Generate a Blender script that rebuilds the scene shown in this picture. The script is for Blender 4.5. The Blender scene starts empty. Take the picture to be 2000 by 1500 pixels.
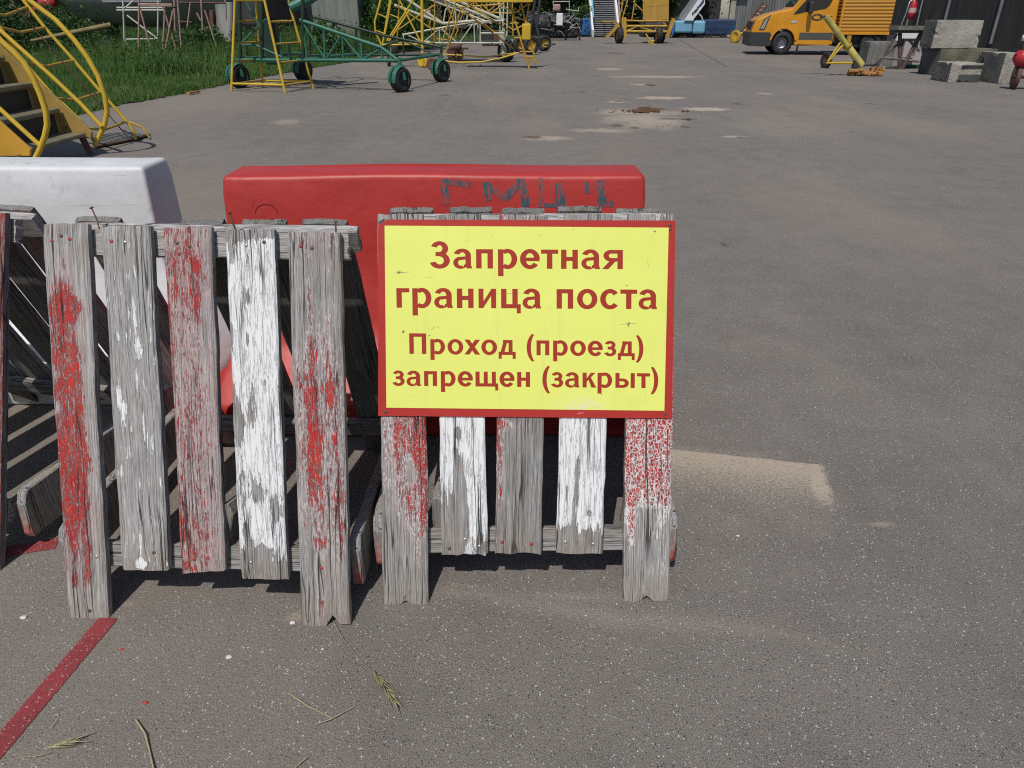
import bpy, bmesh, math, random
import numpy as np
from mathutils import Vector, Matrix
R = math.radians
S = bpy.context.scene
COL = S.collection
random.seed(7); RNG = np.random.default_rng(7)

# ------------------------------------------------------------------ camera, light, exposure
CAM_H, TH, F = 1.13, R(27.45), 1387.0
cam = bpy.data.cameras.new('camera'); cam.sensor_width = 36; cam.lens = F / 2000 * 36
cam.clip_start = 0.05; cam.clip_end = 2000
co = bpy.data.objects.new('camera', cam); COL.objects.link(co)
co.location = (0, 0, CAM_H); co.rotation_euler = (math.pi / 2 - TH, 0, 0); S.camera = co
SUND = Vector((0.21, 0.60, -1.0)).normalized()
sl = bpy.data.lights.new('sun', 'SUN'); sl.energy = 3.8; sl.angle = R(0.5); sl.color = (1, .955, .89)
so = bpy.data.objects.new('sun', sl); COL.objects.link(so); so.location = (-5, -15, 30)
so.rotation_euler = SUND.to_track_quat('-Z', 'Y').to_euler()
W = bpy.data.worlds.new('World'); S.world = W; W.use_nodes = True
wt = W.node_tree; bg = wt.nodes['Background']; bg.inputs[1].default_value = 0.085
sk = wt.nodes.new('ShaderNodeTexSky'); sk.sky_type = 'NISHITA'; sk.sun_disc = False
sk.sun_elevation = math.asin(-SUND.z); sk.sun_rotation = math.atan2(-SUND.x, -SUND.y)
wt.links.new(sk.outputs[0], bg.inputs[0])
S.view_settings.view_transform = 'Standard'; S.view_settings.look = 'None'
S.view_settings.exposure = 0.0; S.view_settings.gamma = 1
S.cycles.use_denoising = False; S.cycles.filter_width = 1.1; S.cycles.max_bounces = 6

# ------------------------------------------------------------------ measuring the place: pixel of the 2000x1500 photo -> point
FWD = Vector((0, math.cos(TH), -math.sin(TH))); UP = Vector((0, math.sin(TH), math.cos(TH))); C0 = Vector((0, 0, CAM_H))
def ray(px, py): return FWD + Vector((1, 0, 0)) * ((px - 1000) / F) - UP * ((py - 750) / F)
def G(px, py, z=0.0):
    d = ray(px, py); return C0 + d * ((z - CAM_H) / d.z)
def P(px, py, Y):
    d = ray(px, py); return C0 + d * (Y / d.y)
def PX(px, py, X):
    d = ray(px, py); return C0 + d * (X / d.x)
def PP(px, py, A, B, off=0.0):
    n = Vector((-(B.y - A.y), B.x - A.x, 0)).normalized(); d = ray(px, py)
    return C0 + d * (((A - C0).dot(n) + off) / d.dot(n))
def PM(px, py, M):                       # local (x, s) on the y=0 plane of frame M
    o = M.to_translation(); n = (M.to_3x3() @ Vector((0, 1, 0))); d = ray(px, py)
    p = C0 + d * ((o - C0).dot(n) / d.dot(n)); l = M.inverted() @ p
    return l.x, l.z

# ------------------------------------------------------------------ node helper
class N:
    def __init__(s, name):
        s.m = bpy.data.materials.new(name); s.m.use_nodes = True; s.t = s.m.node_tree
        s.b = s.t.nodes['Principled BSDF']; s.out = s.t.nodes['Material Output']; s._tc = None
    def node(s, ty, **k):
        n = s.t.nodes.new('ShaderNode' + ty)
        for a, v in k.items(): setattr(n, a, v)
        return n
    def put(s, sock, v):
        if hasattr(v, 'is_linked') or isinstance(v, bpy.types.NodeSocket): s.t.links.new(v, sock)
        else:
            if isinstance(v, (tuple, list)) and len(v) == 3 and sock.type == 'RGBA': v = (*v, 1)
            sock.default_value = v
    def tc(s, k='Object'):
        if not s._tc: s._tc = s.node('TexCoord')
        return s._tc.outputs[k]
    def math(s, op, a, b=0.0, c=None, clamp=False):
        n = s.node('Math', operation=op, use_clamp=clamp); s.put(n.inputs[0], a); s.put(n.inputs[1], b)
        if c is not None: s.put(n.inputs[2], c)
        return n.outputs[0]
    def vm(s, op, a, b):
        n = s.node('VectorMath', operation=op); s.put(n.inputs[0], a); s.put(n.inputs[1], b)
        return n.outputs[1] if op in ('LENGTH', 'DOT_PRODUCT', 'DISTANCE') else n.outputs[0]
    def sep(s, v):
        n = s.node('SeparateXYZ'); s.put(n.inputs[0], v); return n.outputs
    def comb(s, x, y, z):
        n = s.node('CombineXYZ'); s.put(n.inputs[0], x); s.put(n.inputs[1], y); s.put(n.inputs[2], z); return n.outputs[0]
    def noise(s, v, scale, detail=3, rough=.55, dist=0.0, col=False):
        n = s.node('TexNoise'); s.put(n.inputs['Vector'], v)
        n.inputs['Scale'].default_value = scale; n.inputs['Detail'].default_value = detail
        n.inputs['Roughness'].default_value = rough; n.inputs['Distortion'].default_value = dist
        return n.outputs['Color' if col else 'Fac']
    def vor(s, v, scale, feature='F1'):
        n = s.node('TexVoronoi', feature=feature); s.put(n.inputs['Vector'], v); n.inputs['Scale'].default_value = scale
        return n.outputs
    def ramp(s, f, stops, interp='LINEAR'):
        n = s.node('ValToRGB'); s.put(n.inputs[0], f); e = n.color_ramp.elements; n.color_ramp.interpolation = interp
        while len(e) < len(stops): e.new(.5)
        for q, (p, c) in zip(e, stops):
            q.position = p; q.color = (c, c, c, 1) if not isinstance(c, tuple) else (*c, 1)
        return n.outputs[0]
    def mix(s, f, a, b, mode='MIX'):
        n = s.node('Mix', data_type='RGBA', blend_type=mode); s.put(n.inputs[0], f); s.put(n.inputs[6], a); s.put(n.inputs[7], b)
        return n.outputs[2]
    def lin(s, v, a, b):                 # clamp((v-a)/(b-a))
        n = s.node('MapRange'); n.clamp = True; s.put(n.inputs[0], v); s.put(n.inputs[1], a); s.put(n.inputs[2], b); return n.outputs[0]
    def bump(s, h, dist=.001, strength=1.0):
        n = s.node('Bump'); s.put(n.inputs['Height'], h); n.inputs['Distance'].default_value = dist; n.inputs['Strength'].default_value = strength
        s.t.links.new(n.outputs[0], s.b.inputs['Normal'])
    def base(s, c, rough=.6, metal=0.0, spec=.5):
        s.put(s.b.inputs['Base Color'], c); s.put(s.b.inputs['Roughness'], rough); s.put(s.b.inputs['Metallic'], metal)
        s.b.inputs['Specular IOR Level'].default_value = spec
        return s.m

def pmat(name, col, rough=.5, var=.25, scale=3.0, metal=0.0, rust=0.0, rustcol=(.12, .05, .02), bump=0.0, spec=.4):
    n = N(name); c = n.tc(); f = n.noise(c, scale, 5, .6)
    d = tuple(x * (1 - var) for x in col); l = tuple(min(1, x * (1 + var * .6)) for x in col)
    k = n.ramp(f, [(.3, d), (.7, l)])
    if rust:
        g = n.noise(c, scale * 4, 6, .7); k = n.mix(n.lin(g, .72 - rust * .4, .76 - rust * .4), k, rustcol)
    if bump: n.bump(n.noise(c, scale * 12, 5, .65), bump)
    return n.base(k, rough, metal, spec)

# ------------------------------------------------------------------ mesh builder
class MB:
    def __init__(s): s.v = []; s.f = []; s.sm = []
    def add(s, vs, fs, smooth=False):
        o = len(s.v); s.v += [Vector(v) for v in vs]; s.f += [[i + o for i in f] for f in fs]; s.sm += [smooth] * len(fs); return s
    def box(s, c, size, rz=0.0, M=None):
        x, y, z = (q / 2 for q in size); m = Matrix.Translation(c) @ (M if M else Matrix.Rotation(rz, 4, 'Z'))
        vs = [m @ Vector((a * x, b * y, d * z)) for d in (-1, 1) for b in (-1, 1) for a in (-1, 1)]
        return s.add(vs, [(0, 2, 3, 1), (4, 5, 7, 6), (0, 1, 5, 4), (2, 6, 7, 3), (0, 4, 6, 2), (1, 3, 7, 5)])
    def tube(s, pts, r, n=6, cap=True):
        pts = [Vector(p) for p in pts]; rs = r if isinstance(r, (list, tuple)) else [r] * len(pts)
        vs = []; fs = []; ref = None
        for i, p in enumerate(pts):
            t = (pts[min(i + 1, len(pts) - 1)] - pts[max(i - 1, 0)]).normalized()
            if ref is None: ref = Vector((0, 0, 1)) if abs(t.z) < .9 else Vector((1, 0, 0))
            a = (ref - t * ref.dot(t)).normalized(); b = t.cross(a); ref = a
            for k in range(n):
                an = 2 * math.pi * k / n; vs.append(p + (a * math.cos(an) + b * math.sin(an)) * rs[i])
        for i in range(len(pts) - 1):
            for k in range(n):
                fs.append((i * n + k, i * n + (k + 1) % n, (i + 1) * n + (k + 1) % n, (i + 1) * n + k))
        s.add(vs, fs, True)
        if cap: s.add(vs[:n], [tuple(range(n - 1, -1, -1))]); s.add(vs[-n:], [tuple(range(n))])
        return s
    def beam(s, a, b, w, h, up=(0, 0, 1)):
        a, b = Vector(a), Vector(b); t = (b - a).normalized(); u = Vector(up); x = t.cross(u)
        x = x.normalized() if x.length > 1e-4 else Vector((1, 0, 0)); z = x.cross(t)
        vs = [p + x * (i * w / 2) + z * (j * h / 2) for p in (a, b) for (i, j) in ((-1, -1), (1, -1), (1, 1), (-1, 1))]
        return s.add(vs, [(3, 2, 1, 0), (4, 5, 6, 7), (0, 1, 5, 4), (1, 2, 6, 5), (2, 3, 7, 6), (3, 0, 4, 7)])
    def prism(s, poly, fn, d):           # poly of 2D points, fn(u, v, w) -> point, w from 0 to d
        n = len(poly); vs = [fn(u, v, 0) for u, v in poly] + [fn(u, v, d) for u, v in poly]
        return s.add(vs, [tuple(range(n)), tuple(range(2 * n - 1, n - 1, -1))] + [(i, i + n, (i + 1) % n + n, (i + 1) % n) for i in range(n)])
    def lathe(s, prof, c, axis, n=20):   # prof of (along axis, radius)
        c = Vector(c); t = Vector(axis).normalized(); r = Vector((0, 0, 1)) if abs(t.z) < .9 else Vector((1, 0, 0))
        a = (r - t * r.dot(t)).normalized(); b = t.cross(a); vs = []; fs = []
        for (h, q) in prof:
            for k in range(n):
                an = 2 * math.pi * k / n; vs.append(c + t * h + (a * math.cos(an) + b * math.sin(an)) * q)
        for i in range(len(prof) - 1):
            for k in range(n): fs.append((i * n + k, i * n + (k + 1) % n, (i + 1) * n + (k + 1) % n, (i + 1) * n + k))
        return s.add(vs, fs, True)
    def build(s, name, mat, parent=None, local=False, bevel=0.0, segs=2):
        me = bpy.data.meshes.new(name)
        off = Vector((0, 0, 0))
        if parent is not None and not local:
            p = parent
            while p is not None: off += p.location; p = p.parent
        me.from_pydata([v - off for v in s.v], [], s.f); me.polygons.foreach_set('use_smooth', s.sm)
        bm = bmesh.new(); bm.from_mesh(me); bmesh.ops.recalc_face_normals(bm, faces=bm.faces)
        if bevel:
            bmesh.ops.remove_doubles(bm, verts=bm.verts, dist=1e-5)
            es = [e for e in bm.edges if len(e.link_faces) == 2 and e.calc_face_angle(0) > .6]
            bmesh.ops.bevel(bm, geom=es, offset=bevel, segments=segs, profile=.5, affect='EDGES', clamp_overlap=True)
        bm.to_mesh(me); bm.free()
        for m in (mat if isinstance(mat, list) else [mat]): me.materials.append(m)
        o = bpy.data.objects.new(name, me); COL.objects.link(o)
        if parent is not None: o.parent = parent
        return o
def link(name, me, mat, parent=None):
    o = bpy.data.objects.new(name, me); COL.objects.link(o)
    if mat: me.materials.append(mat)
    if parent is not None: o.parent = parent
    return o
def tag(o, label=None, cat=None, group=None, kind=None):
    if label: o['label'] = label
    if cat: o['category'] = cat
    if group: o['group'] = group
    if kind: o['kind'] = kind
    return o
def thing(name, label, cat, loc=(0, 0, 0), rz=0.0, group=None):
    o = bpy.data.objects.new(name, None); COL.objects.link(o); o.empty_display_size = .1
    o.location = loc; o.rotation_euler = (0, 0, rz); return tag(o, label, cat, group)
def npmesh(name, polys, mat, parent=None, kind=None):   # polys: (n, k, 3)
    n, k, _ = polys.shape; me = bpy.data.meshes.new(name)
    me.vertices.add(n * k); me.vertices.foreach_set('co', polys.astype(np.float32).ravel())
    me.loops.add(n * k); me.loops.foreach_set('vertex_index', np.arange(n * k, dtype=np.int32))
    me.polygons.add(n); me.polygons.foreach_set('loop_start', np.arange(0, n * k, k, dtype=np.int32))
    me.update(calc_edges=True); o = link(name, me, mat, parent)
    if kind: o['kind'] = kind
    return o
def wheel(parent, c, axis, r, w, tyre, rim, name='wheel'):
    c = Vector(c); a = Vector(axis).normalized()
    t = MB().lathe([(-w * .30, r * .52), (-w * .5, r * .62), (-w * .5, r * .86), (-w * .36, r), (w * .36, r), (w * .5, r * .86), (w * .5, r * .62), (w * .30, r * .52)], c, a, 22).build(name, tyre, parent)
    q = MB().lathe([(-w * .18, .001), (-w * .22, r * .2), (-w * .2, r * .42), (-w * .40, r * .55), (w * .40, r * .55), (w * .2, r * .42), (w * .22, r * .2), (w * .18, .001)], c, a, 22)
    q.build('rim', rim, t); return t

# ------------------------------------------------------------------ materials: asphalt
def make_asphalt():
    n = N('asphalt'); c = n.tc(); x, y, z = n.sep(c)
    mott = n.noise(c, .55, 5, .6); mott2 = n.noise(c, 5, 5, .65); fine = n.noise(c, 420, 3, .7)
    base = n.ramp(n.math('ADD', n.math('MULTIPLY', mott, .5), n.math('MULTIPLY', mott2, .5)), [(.30, (.116, .102, .090)), (.5, (.161, .143, .125)), (.70, (.203, .182, .160))])
    base = n.mix(n.ramp(fine, [(.34, .85), (.5, 0), (.5, 0)]), base, (.030, .026, .024))
    base = n.mix(n.ramp(fine, [(.50, 0), (.66, .75)]), base, (.26, .245, .23))
    dst = n.vm('MULTIPLY', n.vm('SUBTRACT', n.noise(c, 330, 2, .6, col=True), (.5, .5, .5)), (.0045, .0045, 0)); wv = n.vm('ADD', n.vm('MULTIPLY', c, (1, .8, 1)), dst)
    v1 = n.vor(wv, 260); r1 = n.sep(v1['Color'])
    dm = n.math('LESS_THAN', v1['Distance'], n.math('MULTIPLY_ADD', r1[1], .30, .06))
    f1 = n.math('MULTIPLY', n.math('GREATER_THAN', r1[0], .42), dm)
    base = n.mix(n.math('MULTIPLY', f1, n.math('MULTIPLY_ADD', r1[2], .6, .3)), base, n.ramp(r1[2], [(0, (.21, .195, .18)), (.35, (.27, .235, .215)), (.5, (.25, .255, .26)), (.72, (.36, .35, .335)), (.92, (.46, .455, .44)), (1, (.68, .67, .65))]))
    dk = n.math('MULTIPLY', n.math('LESS_THAN', r1[0], .12), n.math('LESS_THAN', v1['Distance'], .35))
    base = n.mix(n.math('MULTIPLY', dk, .8), base, (.025, .023, .022))
    v2 = n.vor(n.vm('ADD', wv, dst), 105); r2 = n.sep(v2['Color'])
    wob = n.math('ADD', v2['Distance'], n.math('MULTIPLY', n.noise(c, 260, 2), .25))
    f2 = n.math('MULTIPLY', n.math('GREATER_THAN', r2[0], .76), n.math('LESS_THAN', wob, n.math('MULTIPLY_ADD', r2[2], .20, .18)))
    st = n.ramp(r2[1], [(0, (.040, .041, .046)), (.22, (.24, .22, .20)), (.42, (.20, .135, .115)), (.58, (.085, .075, .068)), (.72, (.19, .20, .22)), (.88, (.36, .35, .34))], 'CONSTANT')
    base = n.mix(n.math('MULTIPLY', f2, n.math('MULTIPLY_ADD', r2[1], .35, .3)), base, st)
    base = n.mix(n.math('MULTIPLY', n.lin(n.noise(n.vm('MULTIPLY', c, (.5, .16, 1)), 1, 5, .6), .44, .64), .34), base, (.245, .203, .158))
    base = n.mix(n.math('MULTIPLY', n.lin(n.noise(n.vm('ADD', n.vm('MULTIPLY', c, (1.3, .35, 1)), (7, 3, 0)), 1, 6, .7), .56, .72), .30), base, (.075, .068, .062))
    # --- sand
    sp = n.noise(c, 130, 4, .75); sp2 = n.noise(c, 9, 4, .6)
    sand = n.mix(n.noise(c, 500, 2), (.35, .29, .22), (.47, .40, .315))
    def frame(A, B):
        d = (B - A).normalized(); q = n.vm('SUBTRACT', c, (A.x, A.y, 0))
        return n.vm('DOT_PRODUCT', q, (d.x, d.y, 0)), n.vm('DOT_PRODUCT', q, (d.y, -d.x, 0)), (B - A).length
    # sharp-edged patch where something stood, right of the signed barrier
    A, B = G(1285, 874), G(1606, 908); u, v, L = frame(A, B)
    uw = n.math('ADD', u, n.math('MULTIPLY', n.math('SUBTRACT', n.noise(c, 30, 4, .7), .5), .03)); v = n.math('ADD', v, n.math('MULTIPLY', n.math('SUBTRACT', n.noise(c, 16, 4, .7), .5), .016))
    inu = n.math('MULTIPLY', n.lin(u, -.02, .02), n.lin(uw, L + .008, L - .012))
    fade = n.lin(v, .25, .0); fade = n.math('MULTIPLY', fade, n.lin(v, -.004, .006))
    strip = n.math('MULTIPLY', n.math('MULTIPLY', n.lin(uw, L - .075, L - .035), n.lin(v, .235, .12)), n.lin(v, -.004, .006))
    dens = n.math('MULTIPLY', inu, n.math('MAXIMUM', n.math('MULTIPLY', fade, .98), strip))
    halo = n.math('MULTIPLY', n.math('MULTIPLY', n.lin(v, .38, .05), n.lin(v, -.05, .0)), n.math('MULTIPLY', n.lin(u, L + .05, L - .15), .30))
    m = n.math('MAXIMUM', n.math('MULTIPLY', halo, n.lin(sp2, .35, .6)), n.lin(n.math('ADD', dens, n.math('MULTIPLY', n.math('SUBTRACT', sp, .5), 2.2)), .18, .80))
    m = n.math('MULTIPLY', m, n.math('SUBTRACT', 1.0, n.math('MULTIPLY', dk, .7)))
    def ell(px, py, wpx, hpx, soft=.5, k=1.0, nz=1.0):
        nonlocal m
        c0 = G(px, py); rx = (G(px + wpx / 2, py) - c0).length; ry = (G(px, py - hpx / 2) - G(px, py + hpx / 2)).length / 2
        q = n.vm('MULTIPLY', n.vm('SUBTRACT', c, (c0.x, c0.y, 0)), (1 / rx, 1 / ry, 0))
        d = n.math('ADD', n.vm('LENGTH', q, (0, 0, 0)), n.math('MULTIPLY', n.math('SUBTRACT', n.noise(n.vm('MULTIPLY', c, (1, .55, 1)), 2.2 / rx, 6, .75), .5), nz * 2))
        return n.math('MULTIPLY', n.lin(d, 1.0, 1.0 - soft), k)
    for a in ((1290, 191, 100, 7, .3, .9), (1380, 213, 105, 8, .35, 1), (1205, 199, 50, 5, .5, .7), (1285, 150, 190, 5, .5, .7), (1190, 135, 60, 4, .4, .8), (1255, 165, 60, 4, .5, .7),
              (1260, 236, 190, 36, .7, .75), (1175, 255, 150, 10, .6, .6), (1245, 220, 190, 16, .6, .6), (1070, 270, 110, 12, .6, .7), (1433, 267, 50, 5, .4, .7), (1495, 183, 40, 4, .4, .6),
              (560, 238, 70, 14, .7, .45), (1722, 1024, 70, 14, .8, .5), (590, 1205, 80, 30, .8, .55), (1500, 240, 300, 60, .9, .22), (250, 1180, 40, 14, .8, .3), (1110, 1165, 500, 26, .9, .22, .9)):
        m = n.math('MAXIMUM', m, ell(*a))
    A, B = G(840, 1152), G(1340, 1222); u, v, L = frame(A, B)        # faint arcs of swept sand in front
    vb = n.math('ADD', v, n.math('MULTIPLY', n.math('SUBTRACT', n.noise(c, 3, 4), .5), .12))
    arc = n.math('MULTIPLY', n.math('MULTIPLY', n.lin(n.math('ABSOLUTE', vb), .035, .0), n.lin(u, -.05, .05)), n.math('MULTIPLY', n.lin(u, 1.05, .5), .30))
    m = n.math('MAXIMUM', m, n.math('MULTIPLY', arc, n.lin(sp, .25, .6)))
    base = n.mix(n.math('MULTIPLY', n.math('MINIMUM', m, 1.0), .80), base, sand)
    # --- brown dirt and oil marks
    for a in ((1275, 213, 60, 7, .5, .85), (1310, 232, 60, 5, .5, .6), (1205, 245, 34, 7, .5, .7), (1240, 250, 24, 5, .5, .7), (1040, 268, 50, 7, .5, .8), (1342, 234, 20, 6, .5, .8), (1338, 248, 22, 4, .5, .7), (1208, 198, 26, 4, .5, .6), (1445, 268, 22, 3, .5, .7)):
        base = n.mix(ell(*a), base, (.085, .048, .025))
    for a in ((1270, 166, 26, 6, .5, .8), (1440, 203, 26, 4, .6, .6), (1700, 203, 30, 3, .6, .5), (1200, 104, 60, 5, .7, .5), (700, 165, 200, 14, .8, .3), (870, 186, 40, 5, .7, .4), (1415, 478, 20, 14, .8, .5), (1135, 180, 30, 3, .5, .5)):
        base = n.mix(ell(*a), base, (.035, .031, .029))
    # --- seams and cracks
    for (a, b, w, k) in (((1317, 72), (1420, 131), .022, .6), ((1420, 131), (1620, 136), .02, .4), ((640, 168), (700, 172), .02, .6), ((700, 172), (1000, 180), .012, .25), ((320, 262), (345, 258), .012, .6), ((330, 318), (470, 285), .005, .35)):
        A, B = G(*a), G(*b); u, v, L = frame(A, B)
        vb = n.math('ADD', v, n.math('MULTIPLY', n.math('SUBTRACT', n.noise(c, 3, 5, .7), .5), .25))
        s_ = n.math('MULTIPLY', n.lin(n.math('ABSOLUTE', vb), w * 1.6, w * .5), n.math('MULTIPLY', n.lin(u, 0, .05), n.lin(u, L, L - .05)))
        base = n.mix(n.math('MULTIPLY', s_, k), base, (.02, .018, .016))
    n.bump(n.math('ADD', n.math('MULTIPLY', fine, .7), n.math('MULTIPLY', v1['Distance'], -.8)), .0022, .8)
    return n.base(base, .82, 0, .35)
ASPHALT = make_asphalt()

# ------------------------------------------------------------------ materials: weathered boards with peeling paint
RED, WHITE = (.40, .019, .019), (.66, .668, .672)
def wood(name, seed, paint=None, zs=((0, 0), (1, 0)), xs=((0, 1), (1, 1)), L=.82, w=.095, scl=(48, 9), alli=0.0, residue=0.0, stain=0.0, knots=(), tone=1.0, brown=.34, fleck=0.0, soft=.035, warm=(.20, .135, .085), endred=0.0, fine=.5, patches=(), quad=None):
    n = N(name); c = n.tc(); x, y, z = n.sep(c); rnd = random.Random(seed)
    xx = x; rings = None
    for (kx, kz, ax, az) in knots:
        d = n.math('ADD', n.math('POWER', n.math('MULTIPLY', n.math('SUBTRACT', x, kx), 1 / ax), 2), n.math('POWER', n.math('MULTIPLY', n.math('SUBTRACT', z, kz), 1 / az), 2))
        g = n.math('POWER', 2.718, n.math('MULTIPLY', d, -1))
        xx = n.math('SUBTRACT', xx, n.math('MULTIPLY', n.math('MULTIPLY', n.math('SUBTRACT', x, kx), .75), g))
        k2 = n.lin(d, .22, .08); rings = k2 if rings is None else n.math('MAXIMUM', rings, k2)
    wob = n.math('MULTIPLY', n.math('SUBTRACT', n.noise(n.comb(0, seed * 3.7, z), 5, 2), .5), .012)
    sv = (rnd.uniform(-3, 3), rnd.uniform(-3, 3), rnd.uniform(-9, 9))
    wv = n.vm('ADD', n.comb(n.math('ADD', xx, wob), y, z), sv)
    gA = n.noise(n.vm('MULTIPLY', wv, (380, 180, 5.0)), 1, 6, .72, .3)
    gB = n.noise(n.vm('MULTIPLY', wv, (900, 400, 26)), 1, 3, .65)
    cr = n.noise(n.vm('MULTIPLY', wv, (62, 30, 1.3)), 1, 2, .5)
    crack = n.math('MULTIPLY', n.lin(n.math('ABSOLUTE', n.math('SUBTRACT', cr, .5)), .016, .004), n.lin(n.noise(n.vm('MULTIPLY', wv, (14, 8, 3)), 1, 2), .44, .54))
    wth = n.noise(n.vm('MULTIPLY', wv, (22, 22, 7)), 1, 5, .6)
    g = n.math('ADD', n.math('MULTIPLY', gA, .54), n.math('MULTIPLY', gB, .46))
    T = lambda q: tuple(min(1, v * tone) for v in q)
    col = n.ramp(g, [(.34, T((.035, .032, .03))), (.43, T((.16, .154, .148))), (.52, T((.31, .303, .296))), (.63, T((.48, .472, .465)))])
    col = n.mix(n.math('MULTIPLY', n.lin(wth, .45, .68), brown), col, T(warm))
    col = n.mix(n.math('MULTIPLY', n.lin(wth, .42, .30), .45), col, T((.10, .095, .09)))
    zz = n.math('DIVIDE', z, L); low = n.lin(z, .10, .0)
    col = n.mix(n.math('MULTIPLY', low, .40), col, T((.25, .195, .14)))
    if rings is not None: col = n.mix(n.math('MULTIPLY', rings, .6), col, (.17, .11, .06))
    h = n.math('MULTIPLY_ADD', gA, 1.0, n.math('MULTIPLY', gB, .45))
    if paint:
        ny = n.sep(n.tc('Normal'))[1]; gate = n.math('LESS_THAN', ny, -.35)
        cov = n.math('ADD', n.ramp(zz, [(p, float(q)) for p, q in zs]), n.math('SUBTRACT', n.ramp(n.math('MULTIPLY_ADD', x, 1 / w, .5), [(p, float(q)) for p, q in xs]), 1.0))
        for (px, py, wp, hp, amp) in patches:
            (xl, yb), (xr, _), (xa, yt), (xb, _) = quad; f = (yb - py) / (yb - yt); l_, r_ = xl + (xa - xl) * f, xr + (xb - xr) * f
            kx, kz, ax, az = ((px - l_) / (r_ - l_) - .5) * w, f * L, wp / (r_ - l_) * w, hp / (yb - yt) * L
            d = n.math('ADD', n.math('POWER', n.math('MULTIPLY', n.math('SUBTRACT', x, kx), 1 / ax), 2), n.math('POWER', n.math('MULTIPLY', n.math('SUBTRACT', z, kz), 1 / az), 2))
            cov = n.math('MULTIPLY_ADD', n.math('POWER', 2.718, n.math('MULTIPLY', d, -1)), amp, cov)
        t1 = n.noise(n.vm('MULTIPLY', wv, (scl[0], scl[0], scl[1])), 1, 7, .66, .35)
        t2 = n.noise(n.vm('MULTIPLY', wv, (360, 360, 42)), 1, 5, .68, .3)
        t = n.math('ADD', n.math('MULTIPLY', t1, 1 - fine), n.math('MULTIPLY', t2, fine))
        t = n.math('ADD', t, n.math('MULTIPLY', n.math('SUBTRACT', gA, .5), .14))
        th = n.math('SUBTRACT', .73, n.math('MULTIPLY', cov, .46))
        m = n.lin(n.math('SUBTRACT', t, th), 0, soft)
        pc = n.mix(n.noise(c, 40, 3), tuple(v * .86 for v in paint), tuple(min(1, v * 1.08) for v in paint))
        if stain:
            pk = n.lin(n.math('SUBTRACT', t, th), -.16, .02)
            col = n.mix(n.math('MULTIPLY', n.math('MULTIPLY', pk, stain), gate), col, n.mix(g, (.22, .055, .055), (.56, .32, .32)))
        if residue:                       # old white primer showing round the red
            rm = n.math('MULTIPLY', n.lin(n.math('SUBTRACT', t, th), -.13, -.05), residue)
            rr = n.math('MULTIPLY', rm, n.lin(n.noise(n.vm('MULTIPLY', wv, (420, 420, 110)), 1, 3), .55 - .12 * residue, .62 - .12 * residue))
            col = n.mix(n.math('MULTIPLY', rr, gate), col, (.60, .58, .57)); h = n.math('ADD', h, n.math('MULTIPLY', rr, .5))
        if alli:                          # alligator cracking: small curled islands
            av = n.vm('ADD', n.vm('MULTIPLY', wv, (150, 40, 105)), n.vm('MULTIPLY', n.noise(n.vm('MULTIPLY', wv, (90, 90, 60)), 1, 3, col=True), (1.6, 1.6, 1.6)))
            e = n.vor(av, 1.0, 'DISTANCE_TO_EDGE')['Distance']
            m = n.math('MULTIPLY', m, n.lin(e, .05 * alli, .16 * alli))
        if fleck:                         # stray long flakes of the other coat
            fm = n.lin(n.noise(n.vm('MULTIPLY', wv, (260, 260, 20)), 1, 3, .5), .68 - fleck * .1, .70 - fleck * .1)
            col = n.mix(n.math('MULTIPLY', fm, gate), col, (.66, .66, .65)); h = n.math('ADD', h, n.math('MULTIPLY', fm, .8))
        hair = n.lin(n.math('ABSOLUTE', n.math('SUBTRACT', n.noise(n.vm('MULTIPLY', wv, (130, 60, 10)), 1, 5, .65, .6), .5)), .022, .005)
        hair2 = n.lin(n.math('ABSOLUTE', n.math('SUBTRACT', n.noise(n.vm('MULTIPLY', wv, (60, 60, 34)), 1, 4, .6, .8), .5)), .008, .001)
        if paint[0] > paint[1] * 3 and not alli:
            m = n.math('MULTIPLY', m, n.lin(n.noise(n.vm('MULTIPLY', wv, (560, 300, 62)), 1, 5, .7, .4), .385, .44))
            m = n.math('MULTIPLY', m, n.lin(n.noise(n.vm('MULTIPLY', wv, (240, 200, 85)), 1, 4, .7, .6), .37, .42))
        m = n.math('MULTIPLY', n.math('MULTIPLY', m, gate), n.math('SUBTRACT', 1.0, n.math('MULTIPLY', n.math('MAXIMUM', hair, hair2), .85 if paint[0] > paint[1] * 3 else .0)))
        if paint[0] > paint[1] * 3: pc = n.mix(n.math('MULTIPLY', n.lin(n.noise(n.vm('MULTIPLY', wv, (30, 30, 9)), 1, 3), .42, .6), .8), pc, (.43, .042, .023))
        col = n.mix(m, col, n.mix(n.math('MULTIPLY', hair, .35), pc, tuple(v * .35 for v in paint)))
        h = n.math('ADD', n.math('MULTIPLY', h, n.math('SUBTRACT', 1.0, n.math('MULTIPLY', m, .70))), n.math('MULTIPLY', m, 1.7))
        h = n.math('SUBTRACT', h, n.math('MULTIPLY', n.math('MULTIPLY', hair, m), .6))
    if endred:
        em = n.lin(n.math('ADD', y, n.math('MULTIPLY', n.noise(c, 60, 4), .02)), endred, endred - .006)
        col = n.mix(n.math('MULTIPLY', em, .75), col, (.36, .05, .045))
    col = n.mix(n.math('MULTIPLY', crack, .85), col, (.018, .016, .014)); h = n.math('SUBTRACT', h, n.math('MULTIPLY', crack, 3.0))
    n.bump(h, .0011, .9)
    return n.base(col, .78, 0, .25)

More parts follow.
